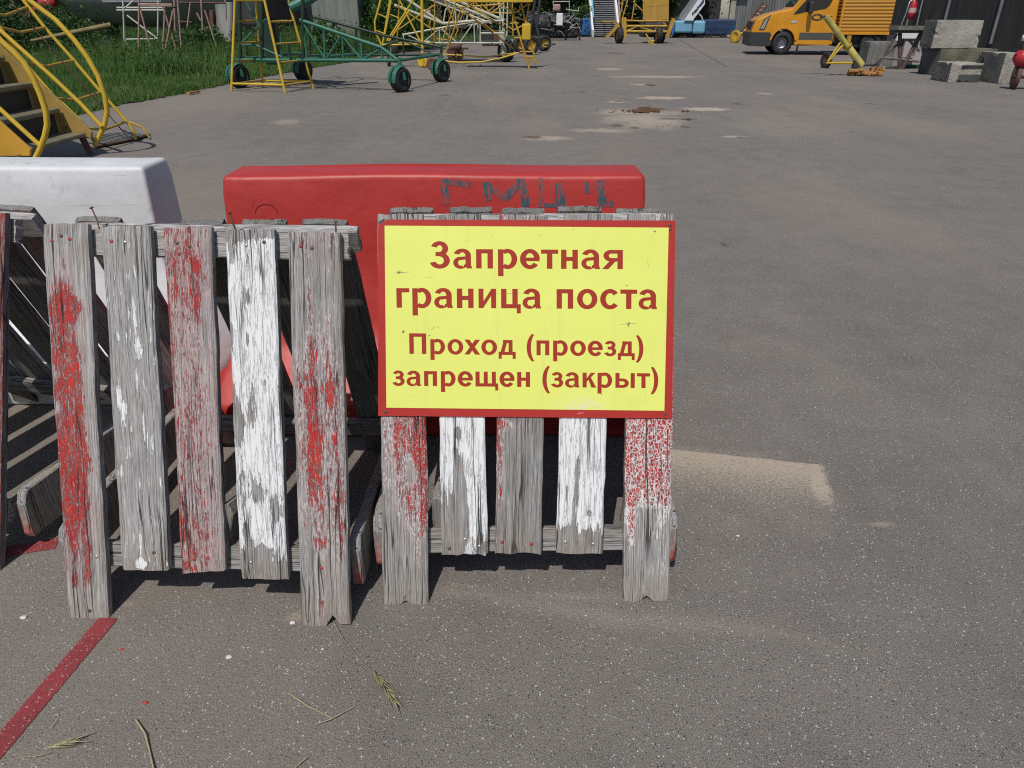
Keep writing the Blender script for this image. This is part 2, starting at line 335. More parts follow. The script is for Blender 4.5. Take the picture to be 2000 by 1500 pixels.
# ------------------------------------------------------------------ ground
def ground():
    me = bpy.data.meshes.new('asphalt_ground'); v = [(-300, -6, 0), (300, -6, 0), (300, 600, 0), (-300, 600, 0)]
    me.from_pydata(v, [], [(0, 1, 2, 3)]); o = link('asphalt_ground', me, ASPHALT); tag(o, kind='structure')
ground()
EDGE = [(90, 236), (153, 225), (225, 207), (338, 187), (450, 164), (560, 142), (680, 122), (745, 108), (860, 92), (1000, 76), (1080, 66)]
EP = [G(*e) for e in EDGE]; EY = np.array([p.y for p in EP]); EX = np.array([p.x for p in EP])
def edge_x(y): return np.interp(y, EY, EX)
def grass_ground():
    L = []; ys = np.concatenate([np.linspace(EY[0], 20, 90), np.linspace(20.5, EY[-1], 80)])
    for y in ys: L.append((float(edge_x(y)) + random.uniform(-.08, .08), float(y), .012))
    vs = [(-80, EY[0] - 1.0, .012), (EX[0] - 1.2, EY[0] - .6, .012)] + L + [(EX[-1] + 14, EY[-1] + 8, .012), (EX[-1] + 16, 130, .012), (-80, 130, .012)]
    n = N('grass_soil'); f = n.noise(n.tc(), 2.2, 6, .65)
    m = n.base(n.ramp(f, [(.3, (.022, .035, .012)), (.6, (.038, .062, .018)), (.8, (.07, .07, .035))]), .9)
    n.bump(n.noise(n.tc(), 30, 4), .03)
    me = bpy.data.meshes.new('grass_ground'); me.from_pydata(vs, [], [tuple(range(len(vs)))]); tag(link('grass_ground', me, m), kind='structure')
grass_ground()
def blade_mat(name, a, b, c):
    n = N(name); f = n.noise(n.tc(), 1.4, 4, .65); g = n.noise(n.tc(), 23, 2)
    col = n.ramp(n.math('ADD', n.math('MULTIPLY', f, .55), n.math('MULTIPLY', g, .45)), [(.34, a), (.5, b), (.66, c)])
    tr = n.node('BsdfTranslucent'); n.put(tr.inputs[0], col); mx = n.node('MixShader'); mx.inputs[0].default_value = .3
    n.base(col, .55, 0, .3); n.t.links.new(n.b.outputs[0], mx.inputs[1]); n.t.links.new(tr.outputs[0], mx.inputs[2]); n.t.links.new(mx.outputs[0], n.out.inputs[0])
    return n.m
GRASSM = blade_mat('grass_blades', (.034, .080, .016), (.082, .168, .034), (.18, .24, .075))
WEEDM = blade_mat('weed_leaves', (.016, .042, .011), (.036, .084, .018), (.07, .13, .035))
LEAFM = blade_mat('tree_leaves', (.010, .026, .008), (.022, .055, .012), (.05, .10, .025))
BUSHM = blade_mat('bush_leaves', (.022, .060, .012), (.05, .12, .022), (.10, .19, .05))
def blades(n, ys, xs, h, wd, lean=.5):
    a = RNG.uniform(0, 2 * np.pi, n); l = RNG.uniform(.1, lean, n) * h; d = RNG.uniform(0, 2 * np.pi, n)
    p = np.zeros((n, 3, 3)); dx, dy = np.cos(a) * wd / 2, np.sin(a) * wd / 2
    p[:, 0] = np.stack([xs - dx, ys - dy, np.full(n, .008)], 1); p[:, 1] = np.stack([xs + dx, ys + dy, np.full(n, .008)], 1)
    p[:, 2] = np.stack([xs + np.cos(d) * l, ys + np.sin(d) * l, h], 1); return p
def make_grass():
    n = 150000; u = RNG.uniform(0, 1, n); y0, y1 = 8.6, 48.0
    ys = 1 / (1 / y0 + u * (1 / y1 - 1 / y0)); ex = edge_x(ys); lim = -.78 * ys - 1.5
    xs = ex + (lim - ex) * RNG.uniform(0, 1, n) ** 1.15 + RNG.normal(0, .03, n)
    tall = np.clip((ex - xs - .5) / 3.5, 0, 1); patch = .5 + .5 * np.sin(xs * 1.7 + 1) * np.sin(ys * 1.1)
    h = RNG.uniform(.05, .13, n) + tall * (.10 + .28 * patch) * RNG.uniform(.3, 1, n); wd = .006 + ys * .0006
    tag(npmesh('grass', blades(n, ys, xs, h, wd, .7), GRASSM, kind='stuff'), 'green grass verge along the edge of the asphalt', 'grass')
    c = []; tb = []                       # taller weeds under the trestles
    for (px, py, k, hh, sp) in ((255, 120, 900, .55, .9), (300, 132, 1000, .5, .8), (335, 150, 800, .45, .5), (375, 110, 1400, .75, 1.1), (410, 105, 1400, .8, 1.0), (440, 120, 900, .6, .8), (350, 85, 900, .7, 1.6), (180, 70, 1400, .8, 3.0), (60, 62, 1600, 1.0, 3.5), (655, 104, 1800, .85, .75), (620, 100, 900, .6, .6), (540, 118, 700, .35, 1.0), (700, 100, 700, .4, .8)):
        g = G(px, py); k = int(k)
        q = np.stack([g.x + RNG.normal(0, sp, k), g.y + RNG.normal(0, sp * .8, k), np.abs(RNG.normal(0, .5, k)) * hh + .03], 1); q[:, 2] = np.minimum(q[:, 2], hh * 1.15)
        q = q[q[:, 0] < edge_x(q[:, 1]) - .15]; c.append(q)
        m_ = k * 2; xs2, ys2 = g.x + RNG.normal(0, sp, m_), g.y + RNG.normal(0, sp * .8, m_); ok = xs2 < edge_x(ys2) - .15; xs2, ys2 = xs2[ok], ys2[ok]
        tb.append(blades(len(xs2), ys2, xs2, hh * RNG.uniform(.4, 1.15, len(xs2)), .016, .6))
    tag(npmesh('tall_grass', np.concatenate(tb), GRASSM, kind='stuff'), 'tall uncut grass around the trestle feet', 'grass')
    q = np.concatenate(c); tag(npmesh('weeds', leaves(q, .018, .055), WEEDM, kind='stuff'), 'taller dark green weeds growing under the trestles', 'weeds')
def leaves(c, s0, s1):
    n = len(c); s = RNG.uniform(s0, s1, n)[:, None]; a = RNG.normal(0, 1, (n, 3)); a /= np.linalg.norm(a, axis=1)[:, None]
    b = np.cross(a, RNG.normal(0, 1, (n, 3))); b /= np.linalg.norm(b, axis=1)[:, None]
    return np.stack([c - a * s, c + b * s * .45, c + a * s, c - b * s * .45], 1)
make_grass()

# painted red line on the asphalt
n_ = N('worn_red_line'); c_ = n_.tc(); v_ = n_.vor(c_, 260); r_ = n_.sep(v_['Color'])
f_ = n_.math('MULTIPLY', n_.math('GREATER_THAN', r_[0], .62), n_.math('LESS_THAN', v_['Distance'], n_.math('MULTIPLY', r_[1], .45)))
k_ = n_.ramp(n_.noise(c_, 12, 5, .65), [(.3, (.20, .030, .034)), (.6, (.28, .034, .038)), (.75, (.22, .05, .05))])
k_ = n_.mix(n_.math('MULTIPLY', f_, .75), k_, (.45, .36, .35)); k_ = n_.mix(n_.ramp(n_.noise(c_, 420, 3, .7), [(.3, .7), (.48, 0)]), k_, (.07, .025, .025))
n_.bump(n_.noise(c_, 420, 3, .7), .002); LINE = n_.base(k_, .8)
tr_ = n_.node('BsdfTransparent'); mx_ = n_.node('MixShader'); n_.put(mx_.inputs[0], n_.math('MAXIMUM', n_.math('MULTIPLY', n_.lin(n_.noise(c_, 150, 5, .75), .60, .66), .8), n_.math('MULTIPLY', n_.lin(n_.noise(c_, 420, 3, .7), .43, .38), .6)))
n_.t.links.new(n_.b.outputs[0], mx_.inputs[1]); n_.t.links.new(tr_.outputs[0], mx_.inputs[2]); n_.t.links.new(mx_.outputs[0], n_.out.inputs[0])
def line(pa, pb, w, seed):
    A, B = Vector((pa.x, pa.y, .002)), Vector((pb.x, pb.y, .002)); d = (B - A).normalized(); q = Vector((-d.y, d.x, 0)); r = random.Random(seed); m = 90
    vs = []
    for i in range(m + 1):
        p = A.lerp(B, i / m); vs += [p + q * (w / 2 + r.uniform(-.0012, .0012)), p - q * (w / 2 + r.uniform(-.0012, .0012))]
    me = bpy.data.meshes.new('painted_line'); me.from_pydata(vs, [], [(2 * i, 2 * i + 1, 2 * i + 3, 2 * i + 2) for i in range(m)])
    tag(link('painted_line', me, LINE), kind='structure')
line(G(-75, 1545), G(213, 1207), .041, 1)
line(G(-60, 1090), G(112, 1062), .04, 2)

# ------------------------------------------------------------------ wooden barriers
PLAINW = [wood('weathered_grey_wood', 41, tone=.85, brown=.3), wood('weathered_dull_wood', 42, tone=.75, brown=.45), wood('weathered_pale_wood', 43, tone=1.05, brown=.15)]
REARW = [wood('rear_board_wood', 51, tone=.62, brown=.55, warm=(.22, .19, .10)), wood('rear_board_wood_dull', 52, tone=.55, brown=.6, warm=(.20, .17, .09)),
         wood('rear_board_red', 53, RED, ((0, .35), (1, .35)), tone=.7, stain=.6)]
TIEW = wood('tie_wood', 61, tone=.9, brown=.4, warm=(.30, .20, .07), endred=.016)
n_ = N('nail_rust'); NAILM = n_.base(n_.ramp(n_.noise(n_.tc(), 900, 3), [(.35, (.07, .035, .025)), (.7, (.20, .11, .08))]), .55, .5)
NAILG = pmat('nail_steel', (.42, .41, .40), .35, .3, 900, .7)
NAILR = pmat('nail_painted_red', (.30, .04, .035), .6, .3, 900)

def board_mesh(w0, w1, L, t, seed, bot=(), top=(), jit=.0006, nz=26):
    r = random.Random(seed); fx = [0, .04, .2, .35, .5, .65, .8, .96, 1]; nx = len(fx)
    jl = [0.0]; jr = [0.0]
    for k in range(nz): jl.append(jl[-1] * .7 + r.gauss(0, jit)); jr.append(jr[-1] * .7 + r.gauss(0, jit))
    def prof(pr, f):
        if not pr: return 0.0
        return float(np.interp(f, [p[0] for p in pr], [p[1] for p in pr]))
    eb = [r.gauss(0, .0012) for _ in fx]; et = [r.gauss(0, .0012) for _ in fx]
    vs = []; fs = []
    for side in (0, 1):
        for k in range(nz + 1):
            w = w0 + (w1 - w0) * k / nz
            for i, f in enumerate(fx):
                e = i in (0, nx - 1)
                x = -w / 2 + w * f + (jl[k] if i == 0 else jr[k] if i == nx - 1 else 0)
                z = L * k / nz
                if k == 0: z += prof(bot, f) + eb[i]
                if k == nz: z += prof(top, f) + et[i]
                cap = .002 if (k in (0, nz)) else 0
                y = ((.0028 if e else 0.0) + cap) if side == 0 else (t - (.0028 if e else 0) - cap)
                vs.append((x, y, z))
    o = nx * (nz + 1)
    for k in range(nz):
        for i in range(nx - 1):
            a = k * nx + i; fs.append((a, a + 1, a + nx + 1, a + nx)); fs.append((o + a, o + a + nx, o + a + nx + 1, o + a + 1))
        a = k * nx; b = a + nx - 1
        fs.append((a, a + nx, o + a + nx, o + a)); fs.append((b, o + b, o + b + nx, b + nx))
    for i in range(nx - 1):
        fs.append((i, o + i, o + i + 1, i + 1)); a = nz * nx + i; fs.append((a, a + 1, o + a + 1, o + a))
    me = bpy.data.meshes.new('board'); me.from_pydata(vs, [], fs); return me
def child(o, parent, M): o.parent = parent; o.matrix_local = M; return o
def nail_head(parent, x, z, mat, r=.0038, y=-.0008):
    m = MB().lathe([(0, .0002), (.0004, r * .8), (.0012, r), (.0035, r)], (0, 0, 0), (0, 1, 0), 10)
    o = m.build('nail', mat, parent, local=True); o.location = (x, y - .0008, z); return o
def bent_nail(parent, pts, r=.0018, mat=None):
    m = MB().tube(pts, r, 6); d = (Vector(pts[-1]) - Vector(pts[-2])).normalized()
    m.lathe([(0, .0002), (0, .0042), (.0015, .0042), (.0015, .0002)], pts[-1], d, 10)
    return m.build('nail', mat or NAILM, parent, local=True)

T = .021
def barrier(name, label, base, rz, alpha, spec, mats, depth_gap=.0, rear_x=None, tie=(.012, .012), rear_mat=(0, 1, 0, 1, 0), seed=1, width=.6, pieces=True):
    t = thing('wooden_barrier', label, 'barrier', base, rz, 'slatted wooden barriers'); r = random.Random(seed)
    MF = Matrix.Rotation(-alpha, 4, 'X')
    Mw = Matrix.Translation(base) @ Matrix.Rotation(rz, 4, 'Z') @ MF
    s_top = .80; boards = []
    for i, sp in enumerate(spec):
        if sp['q']:
            (a, b, c_, d) = sp['q']         # BL BR TL TR pixels
            (x0, z0), (x1, z1), (x2, z2), (x3, z3) = (PM(*p, Mw) for p in (a, b, c_, d))
            cb, ct = (x0 + x1) / 2, (x2 + x3) / 2; zb, zt = (z0 + z1) / 2, (z2 + z3) / 2; w0, w1 = x1 - x0, x3 - x2
            w0, w1 = (w0 * .7 + w1 * .3), (w1 * .7 + w0 * .3)
        else: cb, ct, zb, zt, w0, w1 = sp['v']
        L = zt - zb; tilt = math.atan2(ct - cb, L)
        o = link('board', board_mesh(w0, w1, L, T, seed * 10 + i, sp.get('bot', ()), sp.get('top', ())), mats[i])
        child(o, t, MF @ Matrix.Translation((cb, 0, zb)) @ Matrix.Rotation(tilt, 4, 'Y'))
        if sp.get('label'): o['label'] = sp['label']
        for (fx, fz, mm) in sp.get('nails', ()): nail_head(o, (fx - .5) * w0, fz * L, {'r': NAILR, 's': NAILG, 'b': NAILM}[mm])
        boards.append(o); s_top = max(s_top, zt) if i else zt
    hw = width / 2
    def rail(M, x0, x1, s0, s1, y0, y1, mat, sd, nm='rail'):
        me = board_mesh(s1 - s0, s1 - s0, x1 - x0, y1 - y0, sd); o = link(nm, me, mat)
        # rail runs along x: rotate local z onto x
        child(o, t, M @ Matrix.Translation((x0, y0, (s0 + s1) / 2)) @ Matrix.Rotation(R(90), 4, 'Y')); return o
    e = .0015
    rail(MF, -hw + .01, hw + .004, s_top - .062, s_top - .010, T + e, T + .026, PLAINW[2], seed + 70)
    rail(MF, -hw + .005, hw - .005, .108, .160, T + e, T + .026, PLAINW[0], seed + 71)
    # rear face, mirrored
    ytop = (s_top) * math.sin(alpha) + (T + .026) * math.cos(alpha)
    D = 2 * ytop + .004 + depth_gap
    MR = Matrix.Translation((0, D, 0)) @ Matrix.Rotation(alpha, 4, 'X')
    n = len(spec); wb = .094
    for i in range(n):
        cx = -hw + wb / 2 + i * (width - wb) / (n - 1) + r.uniform(-.006, .006); out = i in (0, n - 1)
        if rear_x:
            if rear_x[i] is None: continue
            cx = rear_x[i]
        zb = 0 if out else .11; zt = s_top - .010 + r.uniform(-.004, .004)
        o = link('rear_board', board_mesh(wb, wb, zt - zb, T, seed * 10 + 30 + i), REARW[rear_mat[i]])
        child(o, t, MR @ Matrix.Translation((cx, -T, zb)) @ Matrix.Rotation(r.uniform(-.008, .008), 4, 'Y'))
    rail(MR, -hw + .0, hw + .012, s_top - .062, s_top - .008, -T - .026, -T - e, PLAINW[2], seed + 72)
    rail(MR, -hw + .005, hw - .005, .108, .160, -T - .026, -T - e, PLAINW[1], seed + 73)
    # planks on edge tying the two faces together near the ground
    for sx in (-1, 1):
        ln = D - .14; h = .12; m = []
        prof = [(0.004, .0), (0, .012), (.008, h - .03), (.02, h - .006), (.035, h), (ln - .02, h - .002), (ln, h - .02), (ln, .012), (ln - .01, 0)]
        mb = MB().prism(prof, lambda u, v, w: Vector((w, u, v)), .024)
        o = mb.build('side_tie', TIEW, None, bevel=.003, segs=1)
        child(o, t, Matrix.Translation((sx * (hw + .003 + tie[0 if sx < 0 else 1]) - .012, .085, .035)) @ Matrix.Rotation(sx * r.uniform(-.015, .02), 4, 'Z'))
    return t, Mw, MF

def q(bl, br, tl, tr): return (bl, br, tl, tr)
# --- left barrier
A_, B_ = G(174, 1209), G(637, 1225); rz1 = math.atan2(B_.y - A_.y, B_.x - A_.x)
bases1 = (A_ + B_) / 2; bases1.z = 0
Q1 = [q((134, 1206), (210, 1212), (80, 437), (169, 435)), q((239, 1114), (327, 1115), (195, 441), (293, 441)), q((355, 1121), (439, 1116), (319, 443), (410, 442)), q((471, 1132), (562, 1131), (438, 448), (534, 448)), q((589, 1226), (683, 1222), (561, 452), (664, 452))]
m1 = [wood('board_red_flaked', 11, RED, ((0, 0), (.05, .1), (.10, .40), (.19, .58), (.24, .56), (.30, .68), (.36, .64), (.42, .70), (.50, .66), (.58, .64), (.66, .60), (.735, .58), (.76, .62), (.80, .56), (.86, .42), (.92, .16), (.97, .12), (1, .30)), ((0, .66), (.10, .92), (.25, 1), (.60, 1), (.74, .70), (.88, .52), (1, .66)), scl=(70, 15), stain=.32, knots=((-.008, .52, .02, .03),), quad=Q1[0],
           patches=((122, 593, 39.6, 19, 0.44), (128, 568, 22.0, 26, 0.14), (122, 505, 9.9, 38, 0.22), (139, 680, 24.2, 22, 0.14), (149, 894, 28.6, 46, 0.21), (139, 984, 22.0, 33, 0.21), (188, 1005, 8.8, 24, 0.18), (146, 1127, 6.6, 20, 0.24), (170, 1105, 5.5, 29, 0.27), (202, 1120, 5.5, 18, 0.24))),
      wood('board_grey_white_flecks', 12, WHITE, ((0, .10), (1, .10)), ((0, 1.0), (1, 1.0)), L=.715, scl=(120, 14), tone=1.0, brown=.10, knots=((.012, .465, .014, .022), (-.004, .018, .020, .020)), fleck=.25, soft=.015, quad=Q1[1],
           patches=((264, 530, 3.5, 18, 0.63), (264, 612, 4.3, 55, 0.68), (271, 678, 10.8, 23, 0.73), (268, 738, 3.0, 34, 0.63), (293, 582, 4.3, 37, 0.50), (252, 608, 4.7, 25, 0.46), (230, 652, 20.2, 16, 0.44), (219, 600, 4.1, 34, 0.44), (230, 768, 9.5, 41, 0.58), (241, 810, 8.1, 34, 0.52), (282, 832, 4.1, 46, 0.58), (236, 911, 4.1, 30, 0.56), (298, 863, 3.5, 25, 0.63), (274, 1055, 4.1, 30, 0.68), (277, 1100, 20.2, 14, 0.70), (326, 1100, 2.7, 16, 0.58), (304, 700, 3.4, 23, 0.48))),
      wood('board_faded_red', 13, RED, ((0, .42), (.12, .48), (.3, .44), (.5, .46), (.62, .42), (.8, .50), (1, .48)), ((0, 1.02), (.3, .98), (.6, 1.0), (.8, .90), (1, .84)), L=.715, scl=(100, 20), stain=.5, residue=.3, tone=.98, knots=((.006, .455, .016, .02),), fine=.6, quad=Q1[2],
           patches=((384, 522, 11.0, 20, 0.30), (386, 592, 5.5, 46, 0.29), (347, 535, 16.5, 66, 0.10), (330, 640, 4.4, 66, 0.19), (378, 1080, 7.7, 20, 0.30), (356, 1016, 7.7, 44, 0.19), (362, 1106, 13.2, 11, 0.24), (400, 640, 8, 40, -.2), (410, 480, 14, 30, -.16))),
      wood('board_white_flaking', 14, WHITE, ((0, .0), (.035, .1), (.06, .52), (.12, .70), (.3, .70), (.4, .76), (.6, .90), (.93, .90), (.965, .45), (.98, .05), (1, 0)), ((0, .92), (.3, .96), (.6, 1.06), (1, 1.06)), L=.72, scl=(60, 9), tone=.92, brown=.3, soft=.012, fine=.32, quad=Q1[3],
           patches=((449, 497, 5, 22, -.45), (484, 508, 5, 26, -.48), (482, 580, 12, 28, -.62), (451, 645, 7, 38, -.52), (482, 660, 4, 20, -.5), (459, 792, 11, 52, -.46), (493, 800, 14, 48, -.50), (518, 742, 4, 11, -.55), (461, 835, 10, 26, -.42), (506, 960, 11, 14, -.42), (540, 992, 15, 26, -.50), (480, 1038, 8, 16, -.38), (513, 1078, 22, 22, -.40), (497, 560, 3, 60, -.3), (530, 700, 14, 200, .12))),
      wood('board_red_on_grey', 15, RED, ((0, .12), (.05, .20), (.13, .18), (.2, .36), (.3, .44), (.45, .52), (.6, .50), (.68, .42), (.75, .24), (.92, .20), (1, .34)), ((0, .82), (.2, .90), (.34, 1.04), (.5, 1.0), (.62, .94), (.8, 1.02), (1, .86)), scl=(90, 16), stain=.28, residue=.5, tone=.92, brown=.4, fine=.55, quad=Q1[4],
           patches=((603, 580, 5.5, 35, 0.32), (608, 668, 17.6, 44, 0.19), (638, 636, 13.2, 40, 0.18), (646, 758, 9.9, 42, 0.24), (608, 785, 9.9, 68, 0.24), (579, 732, 4.4, 51, 0.24), (612, 901, 13.2, 57, 0.34), (609, 835, 11.0, 66, 0.21), (664, 972, 6.6, 66, 0.21), (624, 1061, 14.3, 16, 0.27), (627, 1180, 6.6, 15, 0.36), (670, 1064, 4.4, 29, 0.26), (583, 480, 11.0, 22, 0.20), (650, 480, 6.6, 44, 0.20)))]
spec1 = [dict(q=Q1[0], label='grey board with bright red flaking paint', nails=((.20, .958, 'r'), (.42, .97, 'b'), (.62, .962, 'r'), (.80, .165, 's'), (.62, .115, 'r'), (.55, .022, 'b')), bot=((0, .006), (.1, 0), (.9, 0), (1, .004))),
         dict(q=Q1[1], label='grey board with a few white paint flecks', nails=((.2, .958, 'r'), (.48, .955, 's'), (.72, .055, 'b'))),
         dict(q=Q1[2], label='board of faded pinkish red paint', nails=((.27, .955, 'b'), (.55, .945, 'b'), (.31, .925, 'r'), (.62, .045, 'r'), (.3, .04, 'r')), bot=((0, -.004), (.3, 0), (1, .003))),
         dict(q=Q1[3], label='board of white flaking paint', nails=((.43, .957, 's'), (.8, .965, 'b'), (.22, .05, 's'))),
         dict(q=Q1[4], label='grey board with deep red paint in bands', nails=((.24, .965, 'r'), (.46, .96, 'b'), (.45, .155, 'r')), bot=((0, .003), (.1, 0), (.5, 0), (.56, .028), (.62, .02), (.70, .03), (.74, .004), (1, .004)))]
BAR1, MW1, MF1 = barrier('b', 'slatted wooden barrier of five red and white boards with no sign on it', bases1, rz1, R(22), spec1, m1, seed=3, width=.585, rear_x=(-.252, None, -.024, .105, .227), tie=(.034, .008), rear_mat=(2, 0, 1, 0, 1))
bent_nail(BAR1, [MF1 @ Vector(p) for p in ((-.215, .03, .80), (-.222, .032, .83), (-.232, .03, .855))], .0016)
bent_nail(BAR1, [MF1 @ Vector(p) for p in ((.075, .03, .79), (.066, .022, .82), (.058, .02, .846))], .0022)
bent_nail(BAR1, [MF1 @ Vector(p) for p in ((.272, .025, .79), (.272, .024, .812), (.272, .022, .832))], .0018)
bl = MB().prism([(0, 0), (.03, -.012), (.045, .05), (.036, .075), (.012, .062)], lambda u, v, w: Vector((u, w, v)), .20).build('broken_brace', PLAINW[1], None, bevel=.002, segs=1)
child(bl, BAR1, Matrix.Translation((.01, .10, .16)) @ Matrix.Rotation(R(-14), 4, 'Z') @ Matrix.Rotation(R(-8), 4, 'X'))

# --- right barrier under the sign
A_, B_ = G(793, 1182), G(1262, 1177); rz2 = math.atan2(B_.y - A_.y, B_.x - A_.x); base2 = (A_ + B_) / 2; base2.z = 0
def ext(bl, br, ml, mr, ytop=418):        # extend a board's edges seen at the sign's lower edge up to its hidden top
    f = lambda b, m: (b[0] + (m[0] - b[0]) * (b[1] - ytop) / (b[1] - m[1]), ytop)
    return (bl, br, f(bl, ml), f(br, mr))
Q2 = [ext((748, 1183), (837, 1182), (743, 815), (832, 815)), ext((861, 1084), (953, 1083), (857, 815), (947, 815)), ext((967, 1082), (1057, 1081), (970, 815), (1062, 815)), ext((1087, 1082), (1177, 1081), (1093, 815), (1185, 815)), ext((1217, 1176), (1309, 1176), (1222, 815), (1313, 815))]
m2 = [wood('leg_cracked_red', 21, RED, ((0, 0), (.15, .05), (.20, .26), (.26, .42), (.38, .52), (.44, .58), (.5, .62), (.9, .5), (1, .2)), ((0, .70), (.3, .90), (.55, .96), (.8, 1.05), (1, 1.08)), scl=(70, 12), alli=.5, residue=.65, stain=.4, tone=.90, brown=.3, quad=Q2[0],
           patches=((822, 858, 13, 52, .40), (828, 960, 5, 55, .42), (775, 868, 20, 50, .12), (804, 968, 11, 48, .26), (825, 1020, 6, 30, .24), (802, 915, 8, 34, -.40), (818, 1080, 10, 40, .22))),
      wood('board_white_streaked', 22, WHITE, ((0, .46), (.04, .50), (.1, .66), (.3, .78), (.40, .88), (.5, .92), (.9, .8), (1, .2)), ((0, .98), (.5, .96), (.8, 1.02), (1, .98)), L=.715, scl=(80, 7), tone=.86, brown=.3, soft=.012, fine=.3, quad=Q2[1],
           patches=((896, 838, 8, 15, -.62), (895, 925, 10, 52, -.62), (900, 985, 13, 60, -.60), (867, 1000, 8, 52, -.50), (885, 1046, 18, 34, -.52), (936, 970, 3, 62, -.42), (938, 1062, 10, 20, -.40), (921, 990, 8, 90, .25), (916, 1075, 8, 14, .3), (880, 930, 3, 40, .25))),
      wood('board_bare_grey', 23, RED, ((0, .02), (.2, .10), (.3, .14), (.42, .20), (.5, .24), (1, .4)), ((0, 1.2), (.12, 1.05), (.3, .85), (1, .85)), L=.715, scl=(90, 14), stain=.45, residue=.6, tone=.80, brown=.35, quad=Q2[2], patches=((975, 879, 6, 50, .34), (977, 966, 6, 26, .40), (998, 823, 44, 12, .28))),
      wood('board_white_solid', 24, WHITE, ((0, .0), (.03, .10), (.07, .50), (.11, .80), (.3, .94), (.5, .96), (.9, .8), (1, .2)), ((0, .95), (.3, .98), (.5, 1.0), (1, 1.06)), L=.715, scl=(80, 7), tone=.88, brown=.25, soft=.012, fine=.3, quad=Q2[3],
           patches=((1127, 918, 4.5, 42, -.72), (1106, 958, 4, 32, -.48), (1121, 985, 5, 50, -.50), (1104, 1046, 12, 18, -.42), (1112, 850, 3, 30, -.3), (1150, 1000, 14, 8, -.3))),
      wood('leg_cracked_red_white', 25, RED, ((0, 0), (.1, .08), (.2, .18), (.245, .30), (.265, .62), (.36, .68), (.5, .72), (.9, .6), (1, .2)), ((0, 1.0), (.5, 1.0), (.75, 1.04), (1, .98)), scl=(70, 14), alli=.75, residue=1.45, stain=.35, tone=.96, brown=.35, quad=Q2[4],
           patches=((1231, 1020, 7, 40, .40), (1300, 1000, 5, 40, .25), (1268, 1000, 16, 25, -.25), (1290, 860, 14, 60, .12)))]
spec2 = [dict(q=Q2[0], label='cracked red paint on a long leg board', bot=((0, 0), (.4, 0), (.47, .02), (.52, .004), (.58, .012), (.62, 0), (1, 0))),
         dict(q=Q2[1], label='white board with grey peeled streak', nails=((.52, .046, 's'), (.83, .025, 's'), (.17, .02, 'b'))),
         dict(q=Q2[2], label='nearly bare grey board', nails=((.15, .035, 'r'), (.78, .03, 'r'))),
         dict(q=Q2[3], label='mostly white board', nails=((.19, .035, 's'), (.79, .03, 's'))),
         dict(q=Q2[4], label='cracked red paint over white on a long leg board', bot=((0, .006), (.08, 0), (.36, 0), (.5, .014), (.6, .012), (.66, 0), (.95, 0), (1, .006)))]
BAR2, MW2, MF2 = barrier('b', 'slatted wooden barrier that carries the yellow warning sign', base2, rz2, R(23.4), spec2, m2, seed=5, width=.595, tie=(.022, .024), rear_mat=(0, 1, 1, 0, 0))
sp_ = MB().prism([(0, 0), (.028, .0), (.026, .05), (.012, .10), (.008, .05)], lambda u, v, w: Vector((u, w, v)), .012).build('broken_brace', PLAINW[1], None)
child(sp_, BAR2, Matrix.Translation((.212, .115, .13)) @ Matrix.Rotation(R(-5), 4, 'Y'))
sp2 = MB().prism([(0, 0), (.03, .0), (.032, .075), (.004, .08)], lambda u, v, w: Vector((u, w, v)), .15).build('broken_brace', PLAINW[0], None, bevel=.002, segs=1)
child(sp2, BAR2, Matrix.Translation((-.205, .10, .13)))
bent_nail(BAR2, [MF2 @ Vector(p) for p in ((-.20, .02, .79), (-.195, .012, .805), (-.18, .01, .80), (-.172, .01, .812))], .002)

# --- far left barrier, only its right end in the picture
R3 = G(-1, 1118); rz3 = R(-11)
m3 = [wood('end_board_shaded_red', 31, (.13, .03, .035), ((0, .5), (1, .55)), tone=.6, stain=.6)] * 5  # the end leg's shade is put into this dark paint and tone
w3 = .6; ux = Vector((math.cos(rz3), math.sin(rz3), 0)); base3 = R3 - ux * (w3 / 2); base3.z = 0
spec3 = [dict(q=None, v=(-.30 + .047 + i * .126, -.30 + .047 + i * .126, 0 if i in (0, 4) else .1, .81, .094, .094)) for i in range(5)]
BAR3, MW3, MF3 = barrier('b', 'slatted wooden barrier cut off by the left edge of the view', base3, rz3, R(23), spec3, m3, seed=8, width=.6, rear_mat=(1, 0, 1, 0, 2))

# ------------------------------------------------------------------ the warning sign
n_ = N('sign_red'); c_ = n_.tc(); sx_, sy_, sz_ = n_.sep(c_)
sc_ = n_.lin(n_.noise(n_.vm('MULTIPLY', c_, (60, 1, 9)), 1, 6, .75), .72, .76); sc2 = n_.lin(n_.noise(n_.vm('MULTIPLY', c_, (14, 1, 40)), 1, 6, .7), .66, .72)
k_ = n_.mix(n_.noise(c_, 15, 4), (.30, .020, .016), (.39, .028, .020)); k_ = n_.mix(n_.math('MULTIPLY', sc_, .8), k_, (.60, .42, .25))
k_ = n_.mix(n_.math('MULTIPLY', n_.math('MULTIPLY', sc2, n_.lin(sz_, .03, .0)), .7), k_, (.60, .38, .36)); SIGNRED = n_.base(k_, .6, 0, .25)
n_ = N('sign_yellow'); c_ = n_.tc()
k_ = n_.mix(n_.noise(c_, 5, 5, .6), (.60, .645, .125), (.67, .71, .165))
sm_ = n_.math('MULTIPLY', n_.lin(n_.noise(n_.vm('MULTIPLY', c_, (7, 1, 9)), 1, 6, .7), .60, .80), .30); k_ = n_.mix(sm_, k_, (.50, .52, .22))
ln_ = n_.lin(n_.math('ABSOLUTE', n_.math('SUBTRACT', n_.noise(n_.vm('MULTIPLY', c_, (9, 1, 40)), 1, 5, .7, .6), .5)), .004, .0008)
